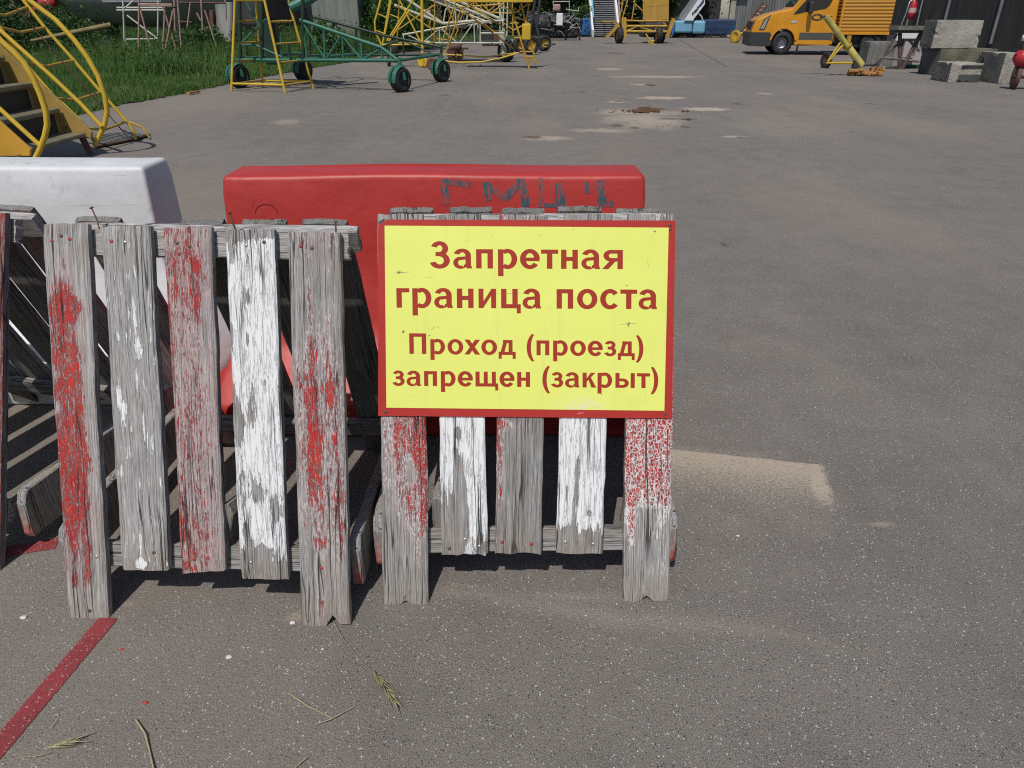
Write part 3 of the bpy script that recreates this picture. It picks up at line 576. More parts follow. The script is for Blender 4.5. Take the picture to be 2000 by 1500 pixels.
k_ = n_.mix(n_.math('MULTIPLY', n_.math('MULTIPLY', ln_, n_.lin(n_.noise(c_, 11, 2), .60, .66)), .7), k_, (.28, .29, .12)); x_, y_, z_ = n_.sep(c_); sx2 = n_.math('POWER', 2.718, n_.math('MULTIPLY', -1, n_.math('ADD', n_.math('POWER', n_.math('MULTIPLY', n_.math('SUBTRACT', x_, .115), 22), 2), n_.math('POWER', n_.math('MULTIPLY', n_.math('SUBTRACT', z_, .022), 50), 2))))
k_ = n_.mix(n_.math('MULTIPLY', n_.math('MULTIPLY', sx2, n_.lin(n_.noise(c_, 70, 5, .7), .40, .62)), .7), k_, (.62, .58, .48))
k_ = n_.mix(n_.math('MULTIPLY', n_.lin(n_.noise(n_.vm('MULTIPLY', c_, (45, 1, 3)), 1, 4, .6), .56, .72), .16), k_, (.42, .42, .20))
n_.bump(n_.noise(c_, 5, 2), .006); SIGNYEL = n_.base(k_, .55, 0, .3)
n_ = N('sign_letter'); SIGNLET = n_.base(n_.mix(n_.noise(n_.tc(), 20, 4), (.27, .026, .013), (.32, .032, .016)), .6, 0, .2)
SIGNEDGE = pmat('sign_edge', (.30, .17, .15), .5, .3, 60)
SMARK = pmat('sign_scuff', (.16, .165, .10), .6, .3, 200)
def sign():
    cx, cz = PM(1027, 814, MW2)
    M = MW2 @ Matrix.Translation((cx, -.0015, cz))
    sg = thing('warning_sign', 'yellow warning sign with red border and four lines of red lettering', 'sign'); sg.matrix_world = M
    loc = lambda px, py: PM(px, py, M)
    out = [loc(739, 812), loc(1312, 817), loc(1319, 431), loc(756, 429), loc(739, 440)]
    def sheet(name, poly, y, th, mat, nx=1):
        mb = MB().prism(poly, lambda u, v, w: Vector((u, y - w, v)), th)
        return mb.build(name, mat, sg, local=True)
    sheet('sign_panel', out, 0, .0022, SIGNRED)
    sheet('yellow_field', [loc(755, 796), loc(1297, 802), loc(1305.5, 445), loc(751.5, 441)], -.0024, .0003, SIGNYEL)
    curl = MB(); a, b, c3 = Vector((*loc(739, 440), 0)), Vector((*loc(756, 429), 0)), Vector((*loc(741, 428), 0))
    f3 = lambda p, y: Vector((p.x, y, p.y))
    mid = (a + b) / 2; pts = []
    for i in range(5):
        an = i / 4 * 1.9; d = .004 * 1.0
        off = (c3 - mid).normalized() * (math.sin(an) * d); yy = -.0011 - (1 - math.cos(an)) * d
        pts.append((f3(a.lerp(mid, i / 4 * .55) + off, yy), f3(b.lerp(mid, i / 4 * .55) + off, yy)))
    for i in range(4): curl.add([pts[i][0], pts[i][1], pts[i + 1][1], pts[i + 1][0]], [(0, 1, 2, 3)], True)
    curl.build('bent_corner', NAILG, sg, local=True)
    for (px, py, mm, rr) in ((754, 804, NAILM, .0042), (1299, 808, NAILM, .0036), (1308, 440, NAILM, .0036), (1309, 449, NAILM, .003), (779, 532, SMARK, .0022), (1227, 634, SMARK, .0022)):
        x, z = loc(px, py); nail_head(sg, x, z, mm, rr, -.0028)
    # lettering, drawn with my own strokes in a bold grotesque
    SW, TX, TY = .142, .148, .110
    def glyph(ch):
        o = []
        rc = lambda x0, y0, x1, y1: o.append([(x0, y0), (x1, y0), (x1, y1), (x0, y1)])
        qd = lambda *p: o.append(list(p))
        def arc(cx, cy, rx, ry, a0, a1, tx=TX, ty=TY):
            m = max(6, int(abs(a1 - a0) / 9))
            for i in range(m):
                p, q2 = R(a0 + (a1 - a0) * i / m), R(a0 + (a1 - a0) * (i + 1) / m)
                o.append([(cx + rx * math.cos(p), cy + ry * math.sin(p)), (cx + rx * math.cos(q2), cy + ry * math.sin(q2)),
                          (cx + (rx - tx) * math.cos(q2), cy + (ry - ty) * math.sin(q2)), (cx + (rx - tx) * math.cos(p), cy + (ry - ty) * math.sin(p))])
        X = .519; adv = .56; s0, s1, e0, e1 = .065, .207, .36, .502
        if ch == 'п': rc(s0, 0, s1, X); rc(e0, 0, e1, X); rc(s1, X - .112, e0, X); adv = .567
        elif ch == 'н': rc(s0, 0, s1, X); rc(e0, 0, e1, X); rc(s1, .215, e0, .325); adv = .567
        elif ch == 'г': rc(s0, 0, s1, X); rc(s1, X - .112, .405, X); adv = .415
        elif ch == 'т': rc(.01, X - .112, .455, X); rc(.162, 0, .304, X - .112); adv = .465
        elif ch == 'и': rc(s0, 0, .197, X); rc(.395, 0, .527, X); qd((.197, .02), (.197, .19), (.395, X - .02), (.395, .33)); adv = .592
        elif ch == 'ц': rc(s0, .112, s1, X); rc(e0, .112, e1, X); rc(s0, 0, .58, .112); rc(.475, -.135, .58, 0); adv = .60
        elif ch == 'щ': rc(s0, .112, s1, X); rc(.345, .112, .482, X); rc(.62, .112, .757, X); rc(s0, 0, .835, .112); rc(.732, -.135, .835, 0); adv = .85
        elif ch == 'о': arc(.305, .26, .268, .272, 0, 360); adv = .61
        elif ch == 'с': arc(.297, .26, .262, .272, 38, 322); adv = .556
        elif ch == 'р': rc(s0, -.205, s1, X); arc(.315, .26, .25, .272, -128, 128); adv = .61
        elif ch == 'е': arc(.285, .26, .258, .272, 0, 325); rc(.12, .205, .535, .30); adv = .565
        elif ch == 'а':
            arc(.262, .345, .225, .186, 0, 163, .145, .098); rc(.345, .10, .487, .345); qd((.345, .10), (.487, .10), (.52, 0), (.375, 0))
            arc(.215, .150, .188, .162, 60, 300, .128, .085); qd((.28, .0), (.30, .09), (.36, .13), (.36, .03)); qd((.20, .228), (.20, .31), (.36, .325), (.36, .24)); adv = .556
        elif ch == 'я':
            rc(.41, 0, .552, X); arc(.245, .362, .20, .157, 90, 270, .14, .10); rc(.245, X - .10, .41, X); rc(.245, .205, .41, .30)
            qd((.01, 0), (.175, 0), (.40, .25), (.235, .25)); adv = .615
        elif ch == 'д': rc(.165, X - .108, .49, X); rc(.355, .105, .49, X - .108); qd((.165, X - .108), (.295, X - .108), (.215, .105), (.085, .105)); rc(.015, 0, .595, .108); rc(.015, -.135, .12, 0); rc(.49, -.135, .595, 0); adv = .615
        elif ch == 'з': arc(.225, .385, .185, .147, 165, -90, .13, .095); arc(.225, .158, .212, .17, 90, -162, .135, .098); rc(.14, .228, .235, .328); adv = .475
        elif ch == 'З': arc(.275, .53, .225, .198, 163, -90, .15, .11); arc(.275, .21, .265, .222, 90, -163, .155, .115); rc(.17, .325, .285, .438); adv = .60
        elif ch == 'к': rc(s0, 0, s1, X); qd((s1, .20), (s1, .32), (.345, X), (.505, X)); qd((.255, .30), (.345, .36), (.535, 0), (.37, 0)); adv = .51
        elif ch == 'ы': rc(s0, 0, s1, X); rc(s1, 0, .315, .10); rc(s1, .228, .315, .328); arc(.315, .164, .21, .164, -90, 90, .14, .10); rc(.585, 0, .727, X); adv = .79
        elif ch == 'х': qd((.0, 0), (.17, 0), (.535, X), (.37, X)); qd((.365, 0), (.54, 0), (.175, X), (.005, X)); adv = .54
        elif ch == 'П': rc(.072, 0, .225, .716); rc(.495, 0, .648, .716); rc(.225, .595, .495, .716); adv = .72
        elif ch == '(': arc(.43, .26, .375, .56, 120, 240, .145, .03); adv = .325
        elif ch == ')': arc(-.10, .26, .375, .56, 60, -60, .145, .03); adv = .325
        elif ch == ' ': adv = .30
        return o, adv
    def textline(txt, p0, p1, base_l, base_r, xh_px):
        polys = []; x = 0.0; wd = []; wi = 0
        for ch in txt:
            o, a = glyph(ch); polys += [[(u + x, v) for u, v in p] for p in o]; wd += [wi] * len(o); x += a; wi += ch == ' '
        us = [u for p in polys for u, v in p]; u0, u1 = min(us), max(us)
        A3, B3 = loc(p0, base_l), loc(p1, base_r); top = loc((p0 + p1) / 2, (base_l + base_r) / 2 - xh_px)
        hz = (top[1] - (A3[1] + B3[1]) / 2) / .519; mbs = [MB() for _ in range(wi + 1)]
        for i, p in enumerate(polys):
            yy = -.00275 - (i % 40) * .000006
            vs = [Vector((A3[0] + (B3[0] - A3[0]) * (u - u0) / (u1 - u0), yy, A3[1] + (B3[1] - A3[1]) * (u - u0) / (u1 - u0) + v * hz)) for u, v in p]
            mbs[wd[i]].add(vs, [tuple(range(len(p)))])
        for mb in mbs: mb.build('lettering', SIGNLET, sg, local=True)
    textline('Запретная', 840, 1216, 524, 526, 37.5)
    textline('граница поста', 775, 1283, 601, 604, 38)
    textline('Проход (проезд)', 800, 1256, 691, 696, 29)
    textline('запрещен (закрыт)', 767, 1285, 753, 758, 29)
    # scratches and dents in the yellow
    rr = random.Random(4); mk = None
    def scr(x0, y0, x1, y1, w):
        a, b = Vector(loc(x0, y0)), Vector(loc(x1, y1)); d = (b - a).normalized(); nn = Vector((-d.y, d.x)) * w
        m1_ = mk or MB(); m1_.add([Vector((p.x, -.00273, p.y)) for p in (a, (a + b) / 2 + nn, b, (a + b) / 2 - nn)], [(0, 1, 2, 3)])
        if not mk: m1_.build('scuff_mark', SMARK, sg, local=True)
    for s_ in ((764, 534, 806, 531, .0007), (1208, 634, 1248, 631, .0007), (828, 542, 852, 541, .0004), (840, 645, 851, 637, .0005), (851, 637, 860, 641, .0005), (834, 657, 843, 654, .0009), (786, 652, 790, 644, .0025), (960, 574, 1022, 573, .0004), (1275, 451, 1282, 454, .002), (1262, 500, 1268, 530, .0003), (1114, 448, 1125, 448, .0005), (1220, 558, 1228, 557, .0008), (1172, 768, 1176, 772, .0008), (963, 462, 962, 458, .0006), (1056, 458, 1055, 462, .0008)): scr(*s_)
    for cx, cy in ((779, 532), (1227, 634)):
        mk = MB()
        for k in range(7): a = rr.uniform(0, 6.28); l = rr.uniform(4, 8); scr(cx, cy, cx + l * math.cos(a), cy + l * math.sin(a), .0006)
        mk.build('dent_mark', SMARK, sg, local=True)
sign()

# ------------------------------------------------------------------ plastic water-filled barriers
def plastic(name, col, dirt, k, rough=.48):
    n = N(name); c = n.tc(); a = n.noise(c, 4, 5, .6); b = n.noise(c, 22, 6, .75)
    kk = n.mix(n.ramp(a, [(.35, 0.0), (.7, .8)]), col, tuple(v * .8 for v in col))
    sm = n.math('MAXIMUM', n.math('MULTIPLY', n.lin(b, .54, .70), n.lin(n.noise(c, 3.0, 2), .44, .60)), n.math('MULTIPLY', n.lin(n.noise(n.vm('MULTIPLY', c, (3, 30, 60)), 1, 5, .7), .62, .68), .6)); kk = n.mix(n.math('MULTIPLY', sm, k), kk, dirt)
    n.bump(n.noise(c, 7, 3), .006); return n.base(kk, rough, 0, .45)
REDP = plastic('red_plastic', (.40, .030, .024), (.15, .02, .02), .5); WHTP = plastic('white_plastic', (.62, .625, .63), (.22, .20, .19), .65)
def water_block(name, label, xa, xb, yc, mat, mirror=False, fl=0.0):
    t = thing('plastic_barrier', label, 'barrier', ((xa + xb) / 2, yc, 0), 0, 'water filled plastic barriers'); L = (xb - xa) / 2
    lv = [(0, L + .06 + fl, .335), (.10, L + .055 + fl, .335), (.15, L + .04 + fl * .8, .29), (.24, L + .01 + fl * .35, .19), (.45, L, .125), (.67, L, .094), (.724, L - .005, .084)]
    lv = [(a, b, min(c3, .27) * (.80 if .2 < a < .5 else 1)) if mirror else (a, b, c3) for a, b, c3 in lv]; nx, ny = 16, 5; rr = random.Random(12); vs = []; fs = []; ring = 2 * (nx + ny)
    for j in range(len(lv) - 1):
        for s_ in range(3 if j else 1):
            f = s_ / (3 if j else 1); z, hx, hy = (lv[j][i] * (1 - f) + lv[j + 1][i] * f for i in range(3)); vs.append((z, hx, hy))
    vs.append(lv[-1]); rows = vs; vs = []
    for (z, hx, hy) in rows:
        per = [(-hx + 2 * hx * i / nx, -hy) for i in range(nx)] + [(hx, -hy + 2 * hy * i / ny) for i in range(ny)] + [(hx - 2 * hx * i / nx, hy) for i in range(nx)] + [(-hx, hy - 2 * hy * i / ny) for i in range(ny)]
        for (x, y) in per:
            w = .003 * math.sin(x * 9 + z * 6) + .004 * math.sin(x * 3.1 + 1) * (z / .7)
            vs.append((x, y + (w if abs(y) > hy * .9 else 0), z + (.003 * math.sin(x * 7 + 2) if z > .7 else 0)))
    for j in range(len(rows) - 1):
        for i in range(ring): fs.append((j * ring + i, j * ring + (i + 1) % ring, (j + 1) * ring + (i + 1) % ring, (j + 1) * ring + i))
    top = (len(rows) - 1) * ring; fs.append(tuple(range(top, top + ring))); fs.append(tuple(range(ring - 1, -1, -1)))
    body = MB().add(vs, fs).build('barrier_body', mat, t, local=True, bevel=.012, segs=3)
    for p in body.data.polygons: p.use_smooth = True
    for s_ in (-1,) if not mirror else ():       # interlocking tongue with its pin hole
        tg = MB(); po = []; pi = []; m = 20; cx = s_ * (L + .03); cy = -.135
        for i in range(m):
            a = 2 * math.pi * i / m; e = (abs(math.cos(a)) ** .6) * math.copysign(1, math.cos(a)), (abs(math.sin(a)) ** .6) * math.copysign(1, math.sin(a))
            po.append((cx + .085 * e[0], .105 * e[1] + cy)); pi.append((cx + s_ * .03 + .026 * math.cos(a), .030 * math.sin(a) + cy))
        v2 = [Vector((x, y, .105)) for x, y in po] + [Vector((x, y, .105)) for x, y in pi] + [Vector((x, y, .012)) for x, y in po] + [Vector((x, y, .012)) for x, y in pi]
        f2 = []
        for i in range(m):
            k = (i + 1) % m; f2 += [(i, k, m + k, m + i), (2 * m + i, i, k, 2 * m + k)[::1], (m + i, m + k, 3 * m + k, 3 * m + i), (2 * m + k, 2 * m + i, 3 * m + i, 3 * m + k)]
        o = tg.add(v2, f2).build('link_tongue', mat, t, local=True, bevel=.008, segs=2)
    return t
REDB = water_block('p', 'red plastic barrier with blue green painted letters behind the wooden barriers', -.835, .387, 2.165, REDP)
WHTB = water_block('p', 'white plastic barrier behind the left wooden barrier', -2.34, -1.112, 2.29, WHTP, True, .11)
ridge = MB()
for (px, py, rr_) in ((516, 408, .032),):
    for k in range(14):
        a, b = math.pi * k / 14, math.pi * (k + 1) / 14
        f_ = lambda an: P(px, py, 2.055) + Vector((rr_ * math.cos(an), -.004, rr_ * math.sin(an)))
        ridge.tube([f_(a), f_(b)], .0010, 5)
ridge.build('moulded_mark', REDP, REDB)
n_ = N('worn_teal_paint'); c_ = n_.tc(); kk_ = n_.lin(n_.noise(n_.vm('MULTIPLY', c_, (90, 90, 22)), 1, 6, .75), .38, .53)
kk_ = n_.math('MULTIPLY', kk_, n_.lin(n_.noise(c_, 14, 3), .26, .44)); TEAL = n_.base(n_.mix(kk_, (.38, .029, .023), (.020, .072, .088)), .5)
def graffiti():
    from mathutils.bvhtree import BVHTree
    bd = [o for o in REDB.children if o.name.startswith('barrier_body')][0]; off = REDB.location
    bv = BVHTree.FromPolygons([v.co + off for v in bd.data.vertices], [tuple(p.vertices) for p in bd.data.polygons])
    def hit(px, py, k):
        h, nn, _, _ = bv.ray_cast(C0, ray(px, py)); return h + nn * (.0007 + k * .00002)
    st = [((866, 352), (872, 400), 12), ((866, 354), (918, 362), 9), ((948, 356), (955, 392), 10), ((950, 360), (985, 388), 9), ((985, 390), (1018, 352), 12), ((1018, 350), (1028, 404), 13), ((1056, 348), (1058, 398), 7), ((1050, 400), (1090, 402), 7), ((1092, 358), (1096, 412), 14), ((1144, 356), (1148, 378), 8), ((1172, 352), (1176, 392), 15), ((1165, 400), (1198, 398), 10)]
    for i, (p, q2, w) in enumerate(st):
        mb = MB(); a, b = Vector(p), Vector(q2); d = (b - a).normalized(); e = Vector((-d.y, d.x)) * w * .62; m = 8; vs = []
        for k in range(m + 1):
            c = a.lerp(b, k / m)
            for f in (-1, 0, 1): vs.append(hit(c.x + e.x * f, c.y + e.y * f, i))
        mb.add(vs, [(3 * k + g, 3 * k + g + 1, 3 * k + g + 4, 3 * k + g + 3) for k in range(m) for g in (0, 1)])
        mb.build('painted_letter_stroke', TEAL, REDB)
graffiti()

# ------------------------------------------------------------------ dry grass lying in front
STRAW = pmat('dry_straw', (.33, .30, .17), .7, .35, 60); STRAWG = pmat('greenish_straw', (.25, .23, .125), .7, .3, 60)
def gp(px, py, z=.004): return G(px, py, z)
def stalk(pts, r, label, seed, head=None, mat=STRAW):
    b = gp(*pts[0]); t = thing('grass_stalk', label, 'dry grass', (b.x, b.y, 0), 0, 'dry grass stalks on the asphalt'); rr = random.Random(seed)
    P3 = [gp(p[0], p[1], .003 + .004 * (i % 2)) for i, p in enumerate(pts)]
    MB().tube(P3, r, 5).build('stem', mat, t)
    if head:
        mb = MB(); a, c3 = gp(*head[0]), gp(*head[1]); d = (c3 - a); L = d.length; d.normalize(); s = Vector((-d.y, d.x, 0))
        for k in range(head[2]):
            f = rr.uniform(0, .85); p = a + d * (f * L) + Vector((0, 0, rr.uniform(.002, .008))); sd = rr.choice((-1, 1)); l = rr.uniform(.016, .03)
            e = p + d * l + s * (sd * rr.uniform(.002, .010)) + Vector((0, 0, rr.uniform(-.002, .006)))
            mb.tube([p, p.lerp(e, .5), e, e + (e - p) * .5], [.0006, .0017, .0006, .0002], 4)
        mb.build('seed_head', mat, t)
stalk([(651, 1212), (668, 1245), (700, 1285), (735, 1320)], .0007, 'long thin green stalk with a feathery seed head below the left barrier', 1, ((728, 1312), (783, 1388), 34), STRAWG)
stalk([(563, 1353), (600, 1378), (648, 1402)], .0011, 'pale straw stem lying left of centre, crossed at its end by another', 2)
stalk([(616, 1415), (645, 1405), (692, 1380)], .0011, 'short pale straw stem lying across the end of a longer one', 3)
stalk([(265, 1405), (283, 1432), (292, 1465), (304, 1520)], .0016, 'stout dry stem running out of the lower edge of the view', 4)
stalk([(35, 1480), (70, 1477), (98, 1470)], .0006, 'faint stalk with a flat seed head near the red line', 5, ((92, 1464), (158, 1446), 16))
stalk([(100, 1422), (112, 1402)], .0008, 'tiny straw bit beside the red line', 6)
stalk([(575, 1500), (598, 1480)], .0010, 'short straw bit at the lower edge of the view', 7)
def pebble(px, py, s, mat, label, group, seed):
    rr = random.Random(seed); p = G(px, py); bm = bmesh.new(); bmesh.ops.create_icosphere(bm, subdivisions=2, radius=1)
    for v in bm.verts: v.co *= 1 + rr.uniform(-.18, .18)
    for v in bm.verts: v.co = Vector((v.co.x * s, v.co.y * s * .8, v.co.z * s * .4))
    me = bpy.data.meshes.new('pebble'); bm.to_mesh(me); bm.free(); o = link('pebble', me, mat); o.location = (p.x, p.y, s * .25); tag(o, label, 'pebble', group)
PEBM = pmat('pebble_pale', (.55, .53, .50), .7, .2, 120); PEBR = pmat('red_paint_chip', (.40, .04, .035), .6, .2, 100)
pebble(571, 1217, .006, PEBM, 'pale pebble beside the foot of the left barrier', 'small pebbles on the asphalt', 1)
pebble(46, 1207, .007, PEBM, 'pale flat pebble at the left edge above the red line', 'small pebbles on the asphalt', 2)
pebble(1441, 1047, .004, PEBM, 'small bright pebble right of the signed barrier', 'small pebbles on the asphalt', 3)
pebble(447, 1284, .006, PEBM, 'thin white splinter on the asphalt between the two legs of the left barrier', 'small pebbles on the asphalt', 5)
pebble(630, 1268, .003, PEBM, 'tiny white stone below the right leg of the left barrier', 'small pebbles on the asphalt', 6)
pebble(237, 1269, .004, PEBR, 'small red paint chip under the left barrier near the red line', 'red paint chips', 7)
pebble(284, 1373, .005, PEBR, 'red paint chip on the asphalt right of the red line', 'red paint chips', 4)
def clods():
    me_v = []; rr = random.Random(9); mb = MB()
    for (px, py, n_c, sp, s0) in ((1256, 219, 60, .10, .035), (1262, 217, 30, .05, .055), (1341, 219, 6, .02, .03), (1225, 219, 14, .2, .015), (1340, 234, 12, .05, .018), (1300, 246, 10, .12, .012)):
        g = G(px, py)
        for k in range(n_c):
            s = s0 * rr.uniform(.4, 1); x, y = g.x + rr.gauss(0, sp), g.y + rr.gauss(0, sp * .6)
            vs = [Vector((x + s * a * rr.uniform(.7, 1.2), y + s * b * rr.uniform(.7, 1.2), max(0, s * .4 + s * c3 * rr.uniform(.6, 1)))) for a, b, c3 in ((1, 0, 0), (-1, 0, 0), (0, 1, 0), (0, -1, 0), (0, 0, 1), (0, 0, -1))]
            mb.add(vs, [(0, 2, 4), (2, 1, 4), (1, 3, 4), (3, 0, 4), (2, 0, 5), (1, 2, 5), (3, 1, 5), (0, 3, 5)])
    tag(mb.build('dirt_clods', pmat('brown_earth', (.10, .055, .028), .95, .4, 30)), 'small heap of brown earth clods on the sandy asphalt', 'dirt', kind='stuff')
clods()

# ================================================================== the yard behind
YEL = pmat('yellow_paint', (.42, .255, .035), .45, .25, 2.5, rust=.28, rustcol=(.16, .07, .03)); YELB = pmat('bright_yellow_paint', (.52, .345, .03), .42, .2, 2, rust=.2, rustcol=(.20, .10, .03))
CREAM = pmat('cream_paint', (.44, .44, .34), .5, .25, 3, rust=.3); GREENP = pmat('green_paint', (.028, .13, .085), .45, .25, 3, rust=.14)
GREEND = pmat('dark_green_steel', (.014, .035, .024), .5, .3, 4, rust=.2); RUBBER = pmat('rubber', (.020, .020, .020), .75, .3, 9); RUSTM = pmat('rusty_steel', (.11, .055, .04), .75, .4, 8)
PINKW = pmat('faded_pink_paint', (.34, .21, .18), .6, .25, 5, rust=.3); WHITEP = pmat('chalky_white_paint', (.46, .46, .41), .55, .2, 4, rust=.25); DARKST = pmat('dark_steel', (.035, .035, .036), .6, .4, 4)
GREYM = pmat('grey_skin_metal', (.22, .235, .225), .5, .35, 1.0, .1); CONC = pmat('concrete_light', (.31, .295, .255), .9, .35, 2.2, bump=.02); CONCD = pmat('concrete_stained_shaded', (.10, .10, .095), .9, .5, 3, bump=.02)
ORANGE = pmat('van_orange', (.54, .235, .013), .32, .16, 2.2, spec=.45); BLKPL = pmat('black_plastic', (.03, .032, .035), .5, .2, 5); GLASS = pmat('dark_glass', (.012, .016, .018), .06, .1, 1, spec=.6)
REDM = pmat('red_enamel', (.36, .02, .03), .4, .2, 4); BLUEM = pmat('blue_enamel', (.03, .12, .33), .45, .2, 3); BLUEL = pmat('pale_blue_paint', (.16, .36, .50), .5, .2, 1.2); BLUED = pmat('dark_blue_paint', (.02, .045, .10), .5, .3, 2)
WHT2 = pmat('white_enamel', (.62, .64, .66), .45, .12, 2); ALU = pmat('aluminium', (.42, .43, .44), .4, .2, 6, .6); WOODY = pmat('yellow_board', (.40, .23, .05), .6, .25, 3); LAMP = pmat('lamp_glass', (.25, .27, .29), .1, .2, 6)
def tubes(t, name, mat, segs, r, fn=None, n=6):
    mb = MB()
    for a, b in segs: mb.tube([fn(*a) if fn else a, fn(*b) if fn else b], r, n)
    return mb.build(name, mat, t)
def each(t, name, mat, segs, r, fn=None, n=6):      # one mesh per member
    for a, b in segs: MB().tube([fn(*a) if fn else a, fn(*b) if fn else b], r, n).build(name, mat, t)

# ---- yellow boarding stairs on the left
def stairs():
    yn, yf = 5.75, 6.66
    t = thing('boarding_stairs', 'yellow mobile boarding stairs with curved handrails at the left edge', 'stairs', (-3.9, 6.2, 0))
    BROWN = pmat('yellow_brown_plate', (.30, .20, .055), .5, .25, 3, rust=.3); TREAD = pmat('tread_plate', (.20, .175, .12), .55, .35, 6, .2)
    x0, run, rise, z0 = -3.80, .172, .205, .205
    for k in range(8):
        x, z = x0 - run * k, z0 + rise * k
        MB().box((x - .12, (yn + yf) / 2, z - .02), (.25, yf - yn - .04, .035)).build('step', TREAD, t, bevel=.006, segs=1)
        MB().box((x - .235, (yn + yf) / 2, z + rise / 2 - .03), (.012, yf - yn - .05, rise - .05)).build('riser', DARKST, t)
    s = rise / run
    for y, m in ((yf, BROWN), (yn, pmat('orange_plate', (.50, .27, .03), .45, .2, 3, rust=.2))):
        pl = [(x0 + .03, 0.15), (x0 + .05, .20), (x0 - .0, .26), (x0 - 1.5, .26 + 1.5 * s), (x0 - 1.75, .26 + 1.5 * s), (x0 - 1.75, 1.2), (x0 - .20, .15)]
        MB().beam((x0 - .02, y + .015, .01), (x0 - .06, y + .015, .16), .05, .035).build('stringer_foot_shaded', RUSTM, t)  # dark piece standing in for shade on the stringer's lower end
        MB().prism(pl, lambda u, v, w: Vector((u, y + w, v)), .03).build('stringer', m, t, bevel=.005, segs=1)
    z4 = lambda pts, Y: [P(a / 4.444, b / 4.444, Y) for a, b in pts]
    MB().tube(z4([(-60, -330), (250, 0), (480, 170), (640, 340), (760, 500), (850, 660), (910, 830), (930, 970), (910, 1080), (870, 1170), (822, 1262)], 6.72), .022, 8).build('handrail', YELB, t)
    MB().tube(z4([(-300, 0), (0, 345), (105, 440), (205, 540), (290, 680), (350, 820), (398, 960), (410, 1080), (390, 1180), (350, 1290), (300, 1390)], 5.72), .022, 8).build('handrail', YELB, t)
    MB().tube(z4([(-200, 780), (0, 945), (180, 1110), (362, 1275)], 5.72), .018, 8).build('handrail_brace', YELB, t)
    MB().tube(z4([(-200, 90), (0, 262), (440, 655), (700, 900), (884, 1100)], 6.70), .019, 8).build('handrail_brace', YELB, t)
    g = z4([(40, -170), (200, 0), (390, 240), (640, 522), (880, 805), (1100, 1052), (1155, 1130), (1178, 1212)], 7.45)
    MB().tube(g, .016, 8).build('guard_rail', YELB, t)
    h = z4([(-160, 60), (0, 240), (210, 540), (480, 850), (545, 900), (690, 1040), (750, 1120), (828, 1240)], 6.75)
    MB().tube(h, .015, 8).build('guard_rail', YELB, t)
    for (a, b) in (((-120, 110), (240, 60)), ((0, 236), (390, 238)), ((205, 540), (640, 524)), ((475, 850), (872, 802)), ((740, 1112), (1100, 1054))):
        A, B = z4([a], 6.75)[0], z4([b], 7.45)[0]; m = A.lerp(B, .4) - Vector((0, 0, .04)); MB().tube([A, m, B], .012, 6).build('guard_rung', YEL, t)
    MB().tube(z4([(1100, 1052), (1230, 1100), (1270, 1150), (1295, 1192)], 7.6), .012, 6).build('guard_foot', YEL, t)
    ch = MB(); A, B = P(10, -10, 7.2), P(250, 268, 7.3)
    for k in range(120):
        p, q2 = A.lerp(B, k / 120), A.lerp(B, (k + 1.15) / 120); ch.beam(p, q2, .012 if k % 2 else .004, .004 if k % 2 else .012)
    ch.build('chain', RUSTM, t)
    b4 = [G(187, 291), G(262, 276), G(293, 267), G(248, 262), G(185, 268)]
    MB().prism([(p.x, p.y) for p in b4], lambda u, v, w: Vector((u, v, .01 + w)), .014).build('fold_out_plate', pmat('mesh_plate', (.10, .095, .085), .7, .5, 40), t)
    MB().tube([p + Vector((0, 0, .02)) for p in (b4[0], b4[1], b4[2])], .013, 6).build('plate_edge', RUSTM, t)
stairs()

# ---- yellow step ladder frame, four splayed legs
def ladder_stand():
    t = thing('step_stand', 'yellow tubular step stand with four splayed legs in front of the green truss', 'ladder', G(535, 176))
    FL, FR, BR, BL = G(452, 178), G(557, 181), G(612, 173), G(513, 171)
    TL, TRr, TB, TC = P(459, -2, FL.y + .12), P(516, -2, FR.y + .12), P(562, -2, BR.y - .05), P(500, -2, BL.y - .1)
    legs = [(FL, TL), (FR, TRr), (BR, TB), (BL, TC)]; e = [(a, a + (b - a) * 1.75) for a, b in legs]
    each(t, 'leg', YELB, e, .022, n=8)
    L = lambda i, f: e[i][0].lerp(e[i][1], f / 1.75)
    each(t, 'rung', YEL, [(L(0, f), L(3, f)) for f in (.085, .33, .53, .765, 1.0, 1.25, 1.5)] + [(L(1, f), L(2, f)) for f in (.085, .33, .53, .765, 1.0, 1.25, 1.5)], .016)
    each(t, 'cross_bar', YELB, [(L(0, .085), L(1, .085)), (L(3, .085), L(2, .085)), (L(0, .99), L(1, .99)), (L(3, 1.01), L(2, 1.01))], .02)
    c = sum((x[1] for x in e), Vector()) / 4
    MB().box((c.x, c.y, c.z), (.75, .75, .05)).build('platform', YEL, t)
ladder_stand()

